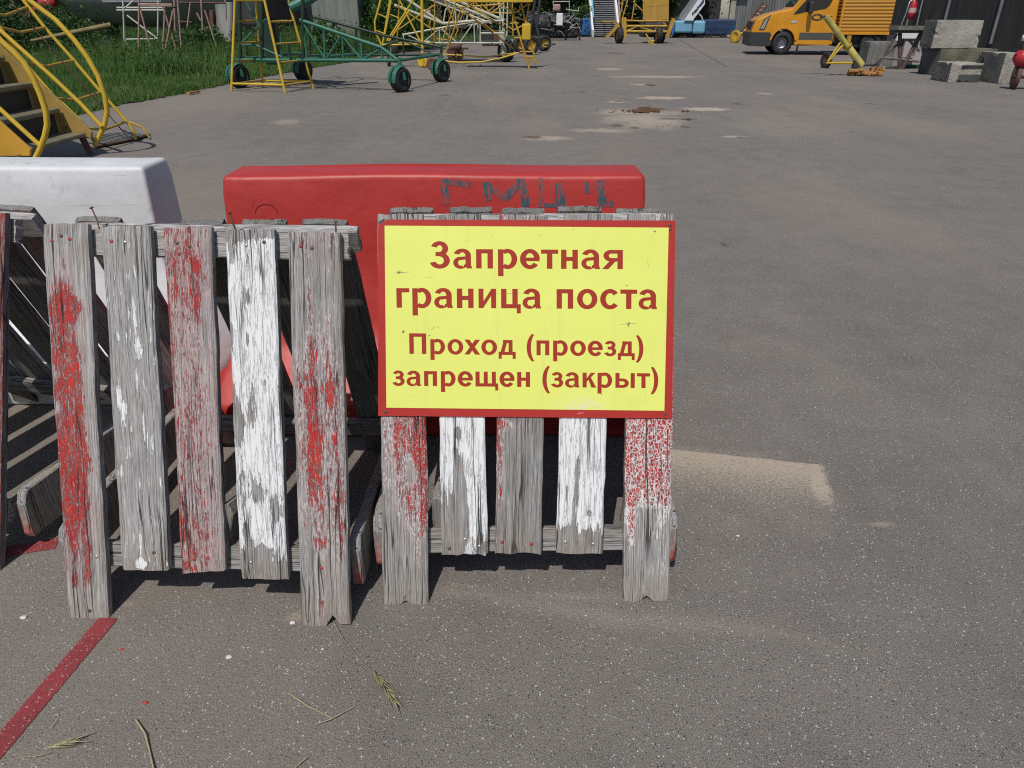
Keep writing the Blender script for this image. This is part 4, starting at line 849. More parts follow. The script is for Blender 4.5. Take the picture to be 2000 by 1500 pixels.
# ---- green truss dock on wheels
def green_dock():
    A, B = G(470, 172), G(784, 180); C3 = G(863, 160); D3 = A + (C3 - B)
    t = thing('truss_dock', 'green wheeled maintenance dock with sloping lattice sides', 'aircraft dock', (B + D3) / 2)
    fn = lambda px, py: PP(px, py, A, B); ff = lambda px, py: PP(px, py, D3, C3)
    each(t, 'chord', GREENP, [((462, 117), (776, 118)), ((586, 39), (745, 93)), ((745, 93), (777, 118))], .030, fn, 8)
    each(t, 'truss_post', GREENP, [((590, 40), (600, 116)), ((632, 56), (635, 116)), ((668, 68), (671, 116)), ((705, 80), (707, 116)), ((745, 93), (747, 117))], .020, fn)
    each(t, 'truss_diagonal', GREENP, [((592, 45), (634, 114)), ((638, 114), (666, 70)), ((670, 72), (706, 116)), ((710, 115), (742, 96)), ((747, 94), (774, 117)), ((465, 90), (520, 37)), ((470, 88), (497, 87)), ((497, 87), (552, 112)), ((548, 72), (551, 116)), ((478, 0), (512, 60)), ((563, 78), (566, 116))], .018, fn)
    each(t, 'truss_post', GREEND, [((466, -90), (470, 117)), ((590, -120), (592, 117)), ((510, -120), (512, 117))], .032, fn, 8)
    each(t, 'chord', GREEND, [((590, 27), (655, 44)), ((655, 44), (752, 70)), ((752, 70), (862, 92)), ((600, 108), (862, 107)), ((862, 90), (862, 128))], .024, ff, 8)
    each(t, 'truss_post', GREEND, [((603, -90), (606, 110)), ((650, 43), (651, 110)), ((695, 54), (696, 110)), ((787, 77), (789, 108)), ((478, -90), (482, 108))], .020, ff)
    each(t, 'truss_diagonal', GREEND, [((608, 36), (648, 108)), ((655, 46), (690, 106)), ((700, 106), (780, 80)), ((790, 80), (850, 108))], .016, ff)
    Z = Vector((0, 0, 1)); zc = fn(600, 117).z
    for f in (0.03, .42, .97): a, b = A.lerp(B, f), D3.lerp(C3, f); MB().tube([Vector((a.x, a.y, zc)), Vector((b.x, b.y, zc))], .026, 8).build('cross_tube', GREENP, t)
    MB().tube([P(566, 16, A.y - .2), P(600, 0, A.y - .1), P(660, -40, A.y + .2)], .085, 12).build('jack_cylinder', GREENP, t)
    MB().box(P(588, 26, A.y + .35), (.30, .4, .36)).build('pump_box', DARKST, t, bevel=.03)
    MB().box(P(528, 60, A.y + .8), (.26, .26, 1.1)).build('lift_column', GREEND, t, bevel=.03)
    MB().box(P(492, 20, A.y + .9), (.5, .4, .5)).build('pump_box', DARKST, t, bevel=.04)
    MB().box(P(545, 15, A.y + .6), (.55, .5, .35)).build('pump_box', DARKST, t, bevel=.04)
    for k, c in enumerate((B, C3, A, A + (D3 - A) * .75 + Vector((.35, 0, 0)))):
        r = .19; ax = Vector((.80, -.60, 0)) if k < 2 else Vector((.85, -.52, 0))
        w = wheel(t, c + Vector((0, 0, r)), ax, r, .17, RUBBER, GREEND)
        ft = MB(); s = ax.normalized(); f = Vector((-s.y, s.x, 0))
        for sd in (-1, 1):
            pts = [c + Vector((0, 0, r)) + s * (sd * .05) + (f * math.cos(R(a)) + Z * math.sin(R(a))) * (r + .02) for a in range(190, 60, -13)]
            for i in range(len(pts) - 1): ft.beam(pts[i], pts[i + 1], .075, .012, up=(pts[i] - c - Vector((0, 0, r))))
        ft.beam(c + Z * r + s * .10, c + Z * (2 * r + .0) + s * .06, .05, .02); ft.beam(c + Z * r - s * .10, c + Z * (2 * r + .0) - s * .06, .05, .02)
        ft.build('mudguard', GREENP, t)
        MB().tube([c + Z * (2 * r + .02), c + Z * max(zc, 2 * r + .12)], .035, 8).build('caster_post', GREENP, t)
green_dock()

# ---- yellow trestle with curved rail and ladder, cream wheeled stair, yellow ladder trolley
def trestle():
    Y = 18.8; t = thing('yellow_trestle', 'yellow cross braced trestle with a bent side rail left of the cream stair', 'trestle', G(800, 131))
    fn = lambda x, y: P(x, y, Y); fb = lambda x, y: P(x, y, Y + 1.1)
    MB().tube([fn(x, y) for x, y in ((752, -45), (745, -5), (732, 42), (733, 62), (745, 88))], .022, 8).build('side_rail', YELB, t)
    each(t, 'post', YELB, [((823, -80), (825, 88)), ((825, 88), (826, 128))], .036, fn, 8)
    each(t, 'brace', YELB, [((776, -8), (822, 83)), ((812, -8), (756, 80)), ((747, 88), (826, 86)), ((760, 80), (800, 20))], .020, fn, 8)
    each(t, 'ladder_rail', YELB, [((775, -80), (747, 88)), ((768, -20), (752, 66))], .020, fn, 8)
    each(t, 'rung', YELB, [((738, 27), (758, 36)), ((762, 28), (780, 36)), ((735, 60), (752, 66)), ((745, -10), (768, 0))], .013, fn)
    each(t, 'brace', YEL, [((770, 83), (850, 84)), ((780, 0), (775, 84)), ((850, -60), (848, 84)), ((775, 60), (848, 10)), ((775, 10), (848, 60))], .017, fb)
    each(t, 'cross_tube', YEL, [((*a, Y), (*b, Y + 1.1)) for a, b in (((747, 88), (775, 84)), ((825, 88), (848, 84)))], .028, lambda x, y, d: P(x, y, d))
    c = G(826, 132); wheel(t, c + Vector((0, 0, .125)), (.25, .97, 0), .125, .06, YELB, YELB)
    c = G(845, 136); wheel(t, c + Vector((0, -.1, .13)), (.25, .97, 0), .13, .06, RUSTM, RUSTM)
    c = G(756, 129); wheel(t, c + Vector((.05, 0, .11)), (.9, .4, 0), .11, .06, RUBBER, YELB)
trestle()
def cream_stair():
    Y = 20.6; t = thing('stair_dock', 'cream white wheeled stair dock with lattice base and sloping stair rails', 'aircraft dock', G(900, 122))
    fn = lambda x, y: P(x, y, Y); fb = lambda x, y: P(x, y, Y + 1.3)
    each(t, 'chord', CREAM, [((785, 84), (980, 84)), ((786, 68), (925, 43)), ((925, 43), (985, 40)), ((938, 65), (985, 65))], .024, fn, 8)
    each(t, 'lattice_post', CREAM, [((788, 67), (789, 84)), ((858, 56), (859, 84)), ((926, 42), (927, 86)), ((938, 44), (938, 86)), ((975, -60), (977, 88)), ((984, 0), (982, 60))], .019, fn)
    each(t, 'lattice_diagonal', CREAM, [((792, 66), (826, 83)), ((828, 82), (856, 58)), ((862, 57), (892, 83)), ((898, 83), (924, 46))], .016, fn)
    each(t, 'stair_rail', CREAM, [((770, -18), (865, 46)), ((800, -30), (968, 42)), ((820, -30), (975, 36)), ((770, 10), (866, 46)), ((865, 46), (935, 40))], .034, fn, 8)
    each(t, 'stair_rail', CREAM, [((790, -20), (960, 46)), ((860, 60), (985, 38))], .026, fb, 8)
    each(t, 'lattice_post', CREAM, [((866, 46), (870, 20)), ((870, 20), (880, 8)), ((888, 0), (890, 40)), ((915, 10), (912, 40)), ((992, -20), (990, 70)), ((968, -20), (985, 60))], .02, fn)
    each(t, 'chord', CREAM, [((790, 82), (985, 80)), ((930, 80), (935, 40))], .028, fb)
    st = MB()
    for k in range(14): p = fn(812 + k * 11.5, -14 + k * 4.1); st.box((p.x, Y + .6, p.z), (.16, .9, .03))
    st.build('stair_treads', ALU, t)
    for dx, dy in ((0, 0), (0, 1.3)):
        c = G(988, 121); c.y += dy; r = .27; wheel(t, c + Vector((0, 0, r)), (.75, .65, 0), r, .2, RUBBER, CREAM)
        MB().beam(c + Vector((-.02, -.12, .15)), c + Vector((-.1, -.05, .75)), .16, .05).build('fork', CREAM, t)
    c = G(760, 118); wheel(t, c + Vector((0, 1.0, .24)), (.9, .3, 0), .24, .2, RUBBER, CREAM)
cream_stair()
def ladder_trolley():
    Y = 18.4; t = thing('ladder_trolley', 'yellow ladder trolley with a long bent towing bow right of the cream stair', 'ladder', G(1035, 134))
    fn = lambda x, y: P(x, y, Y); fb = lambda x, y: P(x, y, Y + .5)
    each(t, 'ladder_rail', YEL, [((985, -30), (1034, 135)), ((1008, -30), (1048, 126))], .024, fn, 8)
    each(t, 'rung', YEL, [((991, 18), (1009, 18)), ((996, 46), (1013, 45)), ((1004, 74), (1028, 73)), ((1015, 101), (1040, 101)), ((1019, 110), (1042, 111))], .016, fn)
    each(t, 'brace', YEL, [((1034, 2), (1023, 72)), ((1034, 6), (1004, 26)), ((1010, 33), (1028, 42)), ((1028, 42), (1036, 50)), ((1036, 50), (1028, 66)), ((1033, 112), (1034, 134)), ((1034, 112), (1046, 122)), ((1002, 60), (1028, 46))], .016, fn)
    each(t, 'brace', YEL, [((893, 12), (1004, 96)), ((912, 6), (1000, 64)), ((894, -8), (862, 86)), ((900, 20), (870, 105)), ((868, 0), (895, 60)), ((900, 14), (985, 8)), ((940, 8), (960, 26)), ((960, 26), (980, 10)), ((915, 8), (935, 24))], .017, fb)
    MB().box(fn(1028, 62), (.20, .2, .34)).build('gear_box', YELB, t, bevel=.02)
    MB().beam(fn(880, 1), fn(1040, 1), .5, .06).build('platform_edge', YELB, t)
    each(t, 'post', YEL, [((905, 0), (880, -120)), ((1036, 0), (1036, -120))], .03, fn)
    MB().tube([P(868, 119, Y), P(895, 122, Y - .1), P(940, 121, Y - .1), (P(980, 113, Y)), P(1014, 103, Y)], .017, 8).build('tow_bow', YELB, t)
    MB().tube([P(864, 106, Y + .9), P(900, 108, Y + .9), P(950, 111, Y + .8), P(1012, 103, Y + .2)], .016, 8).build('tow_bow', YELB, t)
ladder_trolley()
def lattice_platform():
    Y = 22.6; t = thing('lattice_platform', 'ochre lattice platform frame standing behind the cream stair and ladder trolley', 'platform', G(960, 112)); fn = lambda x, y: P(x, y, Y); fb = lambda x, y: P(x, y, Y + 1.0)
    each(t, 'frame_bar', YEL, [((902, 4), (1036, 4)), ((900, 22), (1000, 26)), ((905, -40), (903, 30)), ((1000, -40), (1002, 70)), ((950, -10), (951, 24)), ((925, 4), (926, 24))], .020, fn)
    each(t, 'lattice_diagonal', YEL, [((905, 22), (925, 4)), ((926, 4), (950, 24)), ((952, 24), (975, 4)), ((976, 4), (1000, 25)), ((903, 30), (880, 100)), ((918, 26), (1004, 92)), ((960, 26), (1003, 60)), ((890, 10), (872, 92))], .015, fn)
    each(t, 'lattice_diagonal', RUSTM, [((897, 0), (876, 108)), ((910, 10), (895, 100)), ((850, 0), (870, 60)), ((835, 30), (848, 84)), ((862, 10), (846, 50))], .018, fb)
    each(t, 'frame_bar', YEL, [((838, 50), (845, 30)), ((830, 30), (850, 42)), ((845, 55), (875, 58)), ((852, 76), (872, 78))], .02, fb)
    c = thing('tool_crate', 'dark tool crate with a rusty red side standing under the lattice platform', 'crate', G(962, 104)); MB().box(P(962, 74, 23.8), (.62, .5, .42)).build('crate_body', DARKST, c, bevel=.02); MB().box(P(970, 73, 23.4), (.16, .1, .4)).build('red_side', RUSTM, c)
    d = thing('red_drum', 'small faded red drum hung among the yellow trestle bars', 'drum', P(833, 28, 23)); MB().lathe([(-.12, .02), (-.12, .13), (.12, .13), (.12, .02)], P(833, 28, 23), (0, 0, 1), 14).build('drum_body', PINKW, d)
lattice_platform()
def rust_compressor():
    g = G(890, 122); t = thing('handcart', 'small rusty red handcart under the cream stair', 'cart', g)
    p = P(890, 92, 20); MB().lathe([(-.15, .02), (-.15, .075), (.15, .075), (.15, .02)], p, (1, .2, 0), 14).build('tank', RUSTM, t)
    for dx in (-.06, .06): c = g + Vector((dx, dx * 2, .19)); wheel(t, c, (.5, .86, 0), .17, .05, RUSTM, RUSTM)
    each(t, 'frame_bar', RUSTM, [((885, 118), (872, 96)), ((895, 118), (905, 95)), ((872, 96), (915, 94)), ((878, 80), (890, 118))], .025, lambda x, y: P(x, y, 20.2))
rust_compressor()

# ---- clutter behind the trolley: engine stand, cart wheels, pink trestle
def engine_stand():
    t = thing('engine_stand', 'dark aircraft engine on a low stand with a pale sheet over it', 'engine', G(1090, 74)); Y = 40
    p = P(1080, 44, Y); MB().lathe([(-1.3, .1), (-1.25, .26), (-.8, .28), (-.75, .36), (-.3, .38), (-.25, .33), (.3, .34), (.35, .42), (.8, .40), (.85, .28), (1.2, .26), (1.3, .1)], p, (1, .1, 0), 16).build('engine_body', DARKST, t)
    rr = random.Random(5); cl = MB()
    for k in range(46): q0 = p + Vector((rr.uniform(-1.3, 1.3), rr.uniform(-.5, 0), rr.uniform(-.4, .45))); cl.box(q0, (rr.uniform(.06, .3), .1, rr.uniform(.05, .22)), rr.uniform(0, 3))
    cl.build('engine_fittings', pmat('mixed_grey_metal', (.09, .10, .095), .5, .7, 6, .3), t)
    pp_ = MB()
    for k in range(16): a = p + Vector((rr.uniform(-1.3, 1.2), -.5, rr.uniform(-.4, .5))); pp_.tube([a, a + Vector((rr.uniform(.1, .5), -.05, rr.uniform(-.2, .2))), a + Vector((rr.uniform(.3, .7), 0, rr.uniform(-.3, .3)))], .02, 5)
    pp_.build('engine_pipes', GREYM, t)
    MB().box(P(1093, 38, Y - .6), (.32, .1, .55)).build('pale_sheet', WHT2, t, bevel=.04)
    MB().box(P(1088, 15, Y), (.34, .3, .32)).build('cover_bundle', PINKW, t, bevel=.08)
    each(t, 'frame_bar', WHITEP, [((1080, 3), (1112, 3)), ((1112, 3), (1112, 22)), ((1105, 18), (1130, 22)), ((1130, 22), (1130, 14)), ((1080, 3), (1082, 20))], .02, lambda x, y: P(x, y, Y - .5))
    each(t, 'stand_leg', DARKST, [((1050, 50), (1050, 72)), ((1090, 50), (1092, 73)), ((1060, 62), (1125, 62)), ((1125, 50), (1127, 72)), ((1050, 72), (1127, 72))], .07, lambda x, y: P(x, y, Y))
    MB().box(P(1085, 62, Y + .3), (2.4, .8, .4)).build('stand_base', DARKST, t, bevel=.03)
    t2 = thing('pink_trestle', 'faded pink tubular trestle in front of the dark engine', 'trestle', G(1118, 78)); Y2 = G(1105, 78).y
    each(t2, 'leg', PINKW, [((1104, 30), (1105, 78)), ((1131, 38), (1132, 78)), ((1130, 38), (1127, 70))], .045, lambda x, y: P(x, y, Y2), 8)
    each(t2, 'brace', PINKW, [((1106, 48), (1127, 72)), ((1104, 36), (1131, 40))], .03, lambda x, y: P(x, y, Y2))
    t3 = thing('axle_cart', 'dark cart chassis on fat tyres with yellow hubs behind the ladder trolley', 'cart', G(1035, 103))
    for px, py, r in ((1062, 100, .26), (1036, 107, .27), (1016, 104, .25)): c = G(px, py); wheel(t3, c + Vector((0, 0, r)), (.45, -.9, 0), r, .2, RUBBER, YEL)
    each(t3, 'frame_bar', DARKST, [((1030, 70), (1060, 96)), ((1052, 70), (1054, 96)), ((1040, 20), (1052, 70)), ((1010, 76), (1056, 74)), ((1045, 0), (1036, 60)), ((1055, 0), (1050, 40))], .05, lambda x, y: P(x, y, 26))
    each(t3, 'tow_bar', DARKST, [((1062, 88), (1085, 86))], .03, lambda x, y: P(x, y, 27.5))
engine_stand()

# ---- grey airstairs, yellow work platform, blue stair truck, hangar
def airstairs():
    b = G(1181, 73); Y = b.y; s = 37.0; t = thing('airstairs', 'grey ribbed airstairs with white side rails and a blue power unit', 'stairs', b)
    x0, x1 = P(1160, 73, Y).x, P(1205, 73, Y).x; st = MB(); rs = MB()
    for k in range(30):
        z = .12 + k * .095; y = Y + k * .105
        st.box(((x0 + x1) / 2 - k * .004, y, z), (x1 - x0, .11, .035)); rs.box(((x0 + x1) / 2 - k * .004, y + .06, z - .05), (x1 - x0 - .04, .02, .09))
    st.build('treads', ALU, t); rs.build('risers', DARKST, t)
    for sx, x in ((-1, x0 - .08), (1, x1 + .08)):
        MB().beam((x, Y - .1, .14), (x - .1, Y + 3.1, 2.95), .12, .30).build('side_panel', WHT2, t)
        MB().tube([(x, Y, 1.0), (x + sx * .05, Y + 3, 3.8)], .05, 6).build('handrail', BLUEL if sx < 0 else PINKW, t)
        MB().box((x, Y - .15, .2), (.14, .2, .4)).build('foot', WHITEP, t, bevel=.03)
    p = G(1145, 72); MB().box((p.x, p.y + .3, .53), (.56, .7, .92)).build('power_unit', BLUEM, t, bevel=.08)
    MB().tube([(p.x, p.y, .95), (p.x, p.y, 1.2), (p.x + .25, p.y, 1.15)], .03, 6).build('hose', BLUEM, t)
airstairs()
def platform():
    b = G(1255, 85); Y = b.y; t = thing('work_platform', 'yellow towable work platform with a board panel and lattice base', 'platform', b); fn = lambda x, y: P(x, y, Y); fb = lambda x, y: P(x, y, Y + 1.6)
    MB().beam(fn(1281, 12), fn(1281, 40), .04, 1.13, up=(1, 0, 0)).build('board_panel', WOODY, t); MB().beam(fn(1281, -30), fn(1281, 11.5), .03, 1.13, up=(1, 0, 0)).build('upper_panel', YEL, t)
    each(t, 'frame_bar', YEL, [((1257, -60), (1258, 41)), ((1304, -60), (1304, 42)), ((1257, 41), (1306, 41)), ((1222, 40), (1257, 41)), ((1281, 12), (1281, 40))], .035, fn)
    each(t, 'chord', YEL, [((1222, 51), (1303, 51)), ((1222, 61), (1303, 62))], .05, fn, 8)
    each(t, 'lattice_diagonal', YEL, [((1225, 60), (1245, 52)), ((1250, 53), (1276, 61)), ((1280, 61), (1282, 53)), ((1284, 54), (1300, 61)), ((1240, 0), (1234, 40)), ((1238, 6), (1256, 22)), ((1219, -10), (1210, 38)), ((1232, -20), (1215, 38)), ((1295, 44), (1303, 52))], .03, fn)
    MB().beam(fn(1218, 34), fn(1219, 74), .25, .2).build('corner_leg', YEL, t); MB().beam(fn(1316, 36), fn(1302, 72), .2, .14).build('corner_leg', YEL, t)
    MB().beam(fn(1208, 48), fn(1184, 74), .2, .12).build('outrigger', YEL, t); MB().box(fn(1186, 42), (.55, .4, .06), .1).build('small_shelf', WOODY, t)
    each(t, 'shelf_leg', DARKST, [((1180, 45), (1180, 72)), ((1195, 45), (1196, 72))], .02, fn); each(t, 'hose', YEL, [((1200, 40), (1206, 60)), ((1204, 42), (1212, 62)), ((1212, 38), (1200, 66))], .03, fn)
    each(t, 'tow_bar', YELB, [((1261, 66), (1272, 84)), ((1266, 82), (1278, 80)), ((1272, 84), (1277, 86)), ((1266, 82), (1271, 87))], .04, fn)
    for px, py, r in ((1212, 86, .34), (1199, 81, .3), (1300, 88, .33), (1281, 82, .28)): c = G(px, py); c.y = Y + (0 if py > 84 else .9); wheel(t, Vector((c.x, c.y, r)), (1, .12, 0), r, .26, RUBBER, YEL)
    MB().box(fb(1275, 58), (1.1, .9, .6)).build('motor_box', DARKST, t, bevel=.05)
platform()
def stair_truck():
    b = G(1375, 74); Y = b.y; t = thing('stair_truck', 'pale blue stair truck with a white lettered side board under the hangar canopy', 'truck', b); fn = lambda x, y: P(x, y, Y)
    x = lambda px: P(px, 60, Y).x; z = lambda py: P(1370, py, Y).z
    MB().box(((x(1318) + x(1352)) / 2, Y + .9, (z(40) + z(64)) / 2), (x(1352) - x(1318), 1.8, z(40) - z(64))).build('tank_box', BLUEL, t, bevel=.09)
    MB().box(((x(1353) + x(1377)) / 2, Y + .8, (z(40) + z(66)) / 2), (x(1377) - x(1353), 1.7, z(40) - z(66))).build('cab', BLUEL, t, bevel=.12)
    MB().box(((x(1377) + x(1440)) / 2, Y + 1.3, (z(38) + z(68)) / 2), (x(1440) - x(1377), 1.8, z(38) - z(68))).build('rear_body', BLUED, t, bevel=.06)
    MB().box(((x(1312) + x(1317)) / 2, Y + .5, (z(46) + z(66)) / 2), (.12, 1.2, .6)).build('bumper', BLUEM, t, bevel=.03)
    MB().box(((x(1320) + x(1430)) / 2, Y + 1.0, .42), (x(1430) - x(1320), 1.2, .14)).build('chassis', DARKST, t)
    pl = [(1336, 40), (1352, 40), (1376, 8), (1376, -4), (1370, -10)]; q2 = [fn(*p) for p in pl]
    MB().add([p + Vector((0, d, 0)) for d in (-.1, .02) for p in q2], [(0, 1, 2, 3, 4), (9, 8, 7, 6, 5)] + [(i, (i + 1) % 5, (i + 1) % 5 + 5, i + 5) for i in range(5)]).build('side_board', WHT2, t)
    for sg_ in ((1352, 28, 1352.5, 24), (1355, 24, 1358, 20), (1358, 21, 1361, 17), (1362, 16, 1363, 12), (1365, 12, 1368, 8), (1368, 8, 1371, 4), (1371, 5, 1373, 0)):
        MB().beam(fn(sg_[0], sg_[1]) - Vector((0, .13, 0)), fn(sg_[2], sg_[3]) - Vector((0, .13, 0)), .02, .09).build('side_letter', BLUED, t)
    MB().beam(fn(1338, 40) + Vector((0, 1.4, 0)), fn(1392, -34) + Vector((0, 1.4, 0)), 1.2, .2).build('stair_flight', ALU, t)
    MB().tube([fn(1364, 26), fn(1370, 32), fn(1373, 40)], .035, 6).build('grab_rail', WHITEP, t)
    for px in (1331, 1358, 1398, 1425): c = G(px, 75); wheel(t, Vector((c.x, Y + .5, .2)), (0.1, 1, 0), .21, .2, RUBBER, DARKST)
    t2 = thing('yellow_wheel_jack', 'small yellow wheeled jack left of the orange van', 'jack', G(1437, 84)); g = G(1435, 84)
    wheel(t2, g + Vector((0, 0, .26)), (.8, .6, 0), .27, .14, YEL, YELB); MB().tube([g + Vector((.1, -.1, .3)), g + Vector((.55, -.1, .7))], .06, 8).build('handle', YELB, t2)
stair_truck()
def hangar():
    n = N('ribbed_sheet'); x, y, z = n.sep(n.tc()); rb = n.math('SINE', n.math('MULTIPLY', n.math('ADD', x, y), 38)); st = n.noise(n.vm('MULTIPLY', n.tc(), (3, 3, .3)), 1, 5, .65)
    n.bump(rb, .02); m = n.base(n.ramp(st, [(.3, (.09, .095, .095)), (.7, (.20, .205, .20))]), .55, .2)
    p0, p1 = P(1424, 40, 47), P(1500, 40, 47); t = thing('hangar', 'grey ribbed hangar with a dark open bay behind the stair truck', 'building', (p0.x, 47, 0))
    MB().box(((p0.x + p1.x) / 2 + 2, 47.1, 2.5), (p1.x - p0.x + 4, .2, 5)).build('front_wall', m, t)
    q0 = P(1376, 40, 47); MB().box(((q0.x + p0.x) / 2, 51.5, 2.6), (p0.x - q0.x + 1.5, 10, .3)).build('canopy', CONC, t); MB().box(((q0.x + p0.x) / 2 + .6, 56.5, 1.2), (p0.x - q0.x + 2.5, .2, 2.4)).build('back_wall', DARKST, t)  # shade of the open bay is put into the back wall's dark colour
    MB().box((q0.x - .6, 51.5, 1.22), (.2, 9.5, 2.44)).build('side_wall', DARKST, t); MB().box((p0.x + .1, 47, 2), (.3, .3, 4)).build('corner_post', CONC, t)
    t2 = thing('scrap_ladder_rack', 'leaning rusty ladder frame between the hangar and the orange van', 'ladder', G(1470, 80)); f = lambda x, y: P(x, y, 34)
    each(t2, 'ladder_rail', RUSTM, [((1448, 62), (1490, 4)), ((1456, 66), (1498, 10))], .05, f); each(t2, 'rung', PINKW, [((1448 + k * 5, 61 - k * 7), (1458 + k * 5, 63 - k * 7)) for k in range(8)], .035, f)
hangar()

# ---- orange van with roller shutter body
def van():
    t = thing('parked_van', 'orange van with a ribbed box body parked by the dark shed', 'van', (7.60, 25.2, 0), R(-10)); t.scale = (.89, .95, .98); Wd = 1.92
    arch = [(1.13 + .40 * math.cos(a), .36 + .40 * math.sin(a)) for a in [R(d) for d in range(-8, 189, 12)]]
    body = [(.06, .27), (.0, .42), (.02, .70), (.07, .86), (.16, 1.03), (.60, 1.20), (1.28, 1.335), (1.78, 1.93), (2.05, 2.28), (2.3, 2.40), (2.80, 2.44), (2.82, .30), (1.62, .27)] + arch + [(.68, .27)]
    fy = lambda u, v, w: Vector((u, w, v))
    o = MB().prism(body, fy, Wd).build('cab_body', ORANGE, t, local=True, bevel=.05, segs=3)
    def panel(name, poly, mat, d0=-.006, d1=.02, par=t): return MB().prism(poly, lambda u, v, w: Vector((u, d0 + w * (d1 - d0), v)), 1).build(name, mat, par, local=True)
    panel('bumper', [(.02, .26), (-.03, .40), (-.02, .66), (.66, .66), (.74, .52), (.735, .27), (.4, .24)], BLKPL, -.02, .4)
    MB().box((-.02, Wd / 2, .46), (.06, Wd - .1, .40)).build('front_bumper', BLKPL, t, local=True, bevel=.02); MB().box((.06, Wd / 2, .85), (.08, 1.2, .26)).build('grille', BLKPL, t, local=True, bevel=.02)
    dr = panel('door', [(1.66, .32), (1.60, .9), (1.62, 1.16), (1.78, 1.36), (2.68, 1.46), (2.70, .30)], ORANGE, -.012, .02)
    MB().box((2.58, -.02, 1.14), (.16, .02, .04)).build('door_handle', ORANGE, dr, local=True, bevel=.006)
    panel('side_strip', [(1.66, .45), (1.66, .655), (2.78, .655), (2.78, .45)], pmat('grey_strip', (.06, .065, .06), .6, .2, 5), -.018, .02)
    panel('side_window', [(1.36, 1.18), (1.60, 1.215), (2.1, 1.28), (2.40, 1.33), (2.50, 1.42), (2.58, 1.60), (2.60, 2.05), (2.2, 2.14), (1.86, 1.76)], GLASS, -.016, .02)
    panel('headlight', [(.30, .76), (.42, 1.0), (.56, 1.12), (.50, .98), (.42, .75)], LAMP, -.014, .2)
    panel('headlight_trim', [(.26, .72), (.38, 1.02), (.60, 1.17), (.54, .98), (.45, .72)], BLKPL, -.006, .2)
    panel('arch_trim', [(1.13 + r * math.cos(R(a)), .36 + r * math.sin(R(a))) for r, rng in ((.47, range(8, 173, 8)), (.405, range(172, 7, -8))) for a in rng], ORANGE, -.03, .02)
    panel('badge', [(1.32, .93), (1.50, .94), (1.50, 1.0), (1.32, .99)], pmat('pale_badge', (.35, .40, .55), .4, .3, 20), -.012, .02)
    MB().add([Vector((x, y, z)) for x, z in ((1.34, 1.40), (1.99, 2.19)) for y in (.12, Wd - .12)], [(0, 1, 3, 2)]).build('windscreen', GLASS, t, local=True).location = (-.02, 0, .012)
    mr = MB().box((1.86, -.26, 1.36), (.14, .22, .34)).build('mirror', BLKPL, t, local=True, bevel=.04); MB().box((1.88, -.08, 1.25), (.05, .2, .06)).build('mirror_arm', BLKPL, mr, local=True)
    for x in (1.13, 4.1):
        for y, ax in ((.11, -1), (Wd - .11, 1)):
            w = MB().lathe([(-.10, .19), (-.12, .22), (-.115, .31), (-.07, .345), (.07, .345), (.115, .31), (.12, .22), (.10, .19)], (x, y, .345), (0, 1, 0), 26).build('wheel', RUBBER, t, local=True)
            rm = MB().lathe([(-.10, .205), (-.06, .19), (-.05, .14), (-.095, .12), (-.10, .06), (-.085, .001)], (x, y, .345), (0, -ax * -1, 0), 22).build('rim', ALU, w, local=True)
            hl = MB()
            for k in range(14): a = 2 * math.pi * k / 14; hl.box((x + .16 * math.cos(a), y - .068, .345 + .16 * math.sin(a)), (.028, .01, .028))
            if ax < 0: hl.build('vent_holes', DARKST, w, local=True)
    bx0, bx1 = 2.92, 4.62; n = N('roller_shutter'); z = n.sep(n.tc())[2]; gz = n.math('FRACT', n.math('MULTIPLY', z, 10.2)); gr = n.lin(gz, .80, .93)
    col = n.mix(n.noise(n.tc(), 1.3, 4), (.42, .19, .014), (.50, .23, .02)); n.bump(n.math('SUBTRACT', n.math('MULTIPLY', n.math('SINE', n.math('MULTIPLY', gz, 3.14)), .6), gr), .03)
    SH = n.base(n.mix(n.math('MULTIPLY', gr, .6), col, (.22, .09, .008)), .4)
    MB().box(((bx0 + bx1) / 2, Wd / 2, 1.60), (bx1 - bx0, Wd + .06, 1.96)).build('box_body', SH, t, local=True, bevel=.015)
    MB().box((bx0 + .04, -.045, 1.60), (.07, .03, 1.98)).build('corner_trim', ORANGE, t, local=True); MB().box(((bx0 + bx1) / 2, -.045, .645), (bx1 - bx0, .03, .08)).build('sill_trim', ORANGE, t, local=True)
    MB().box((3.7, Wd / 2, .47), (2.6, Wd - .5, .22)).build('chassis', DARKST, t, local=True); MB().box((3.5, Wd / 2, .30), (1.0, Wd - .3, .1)).build('side_guard', DARKST, t, local=True)
    MB().box((1.68, .06, .2), (.03, .2, .26)).build('mud_flap', BLKPL, t, local=True)
van()

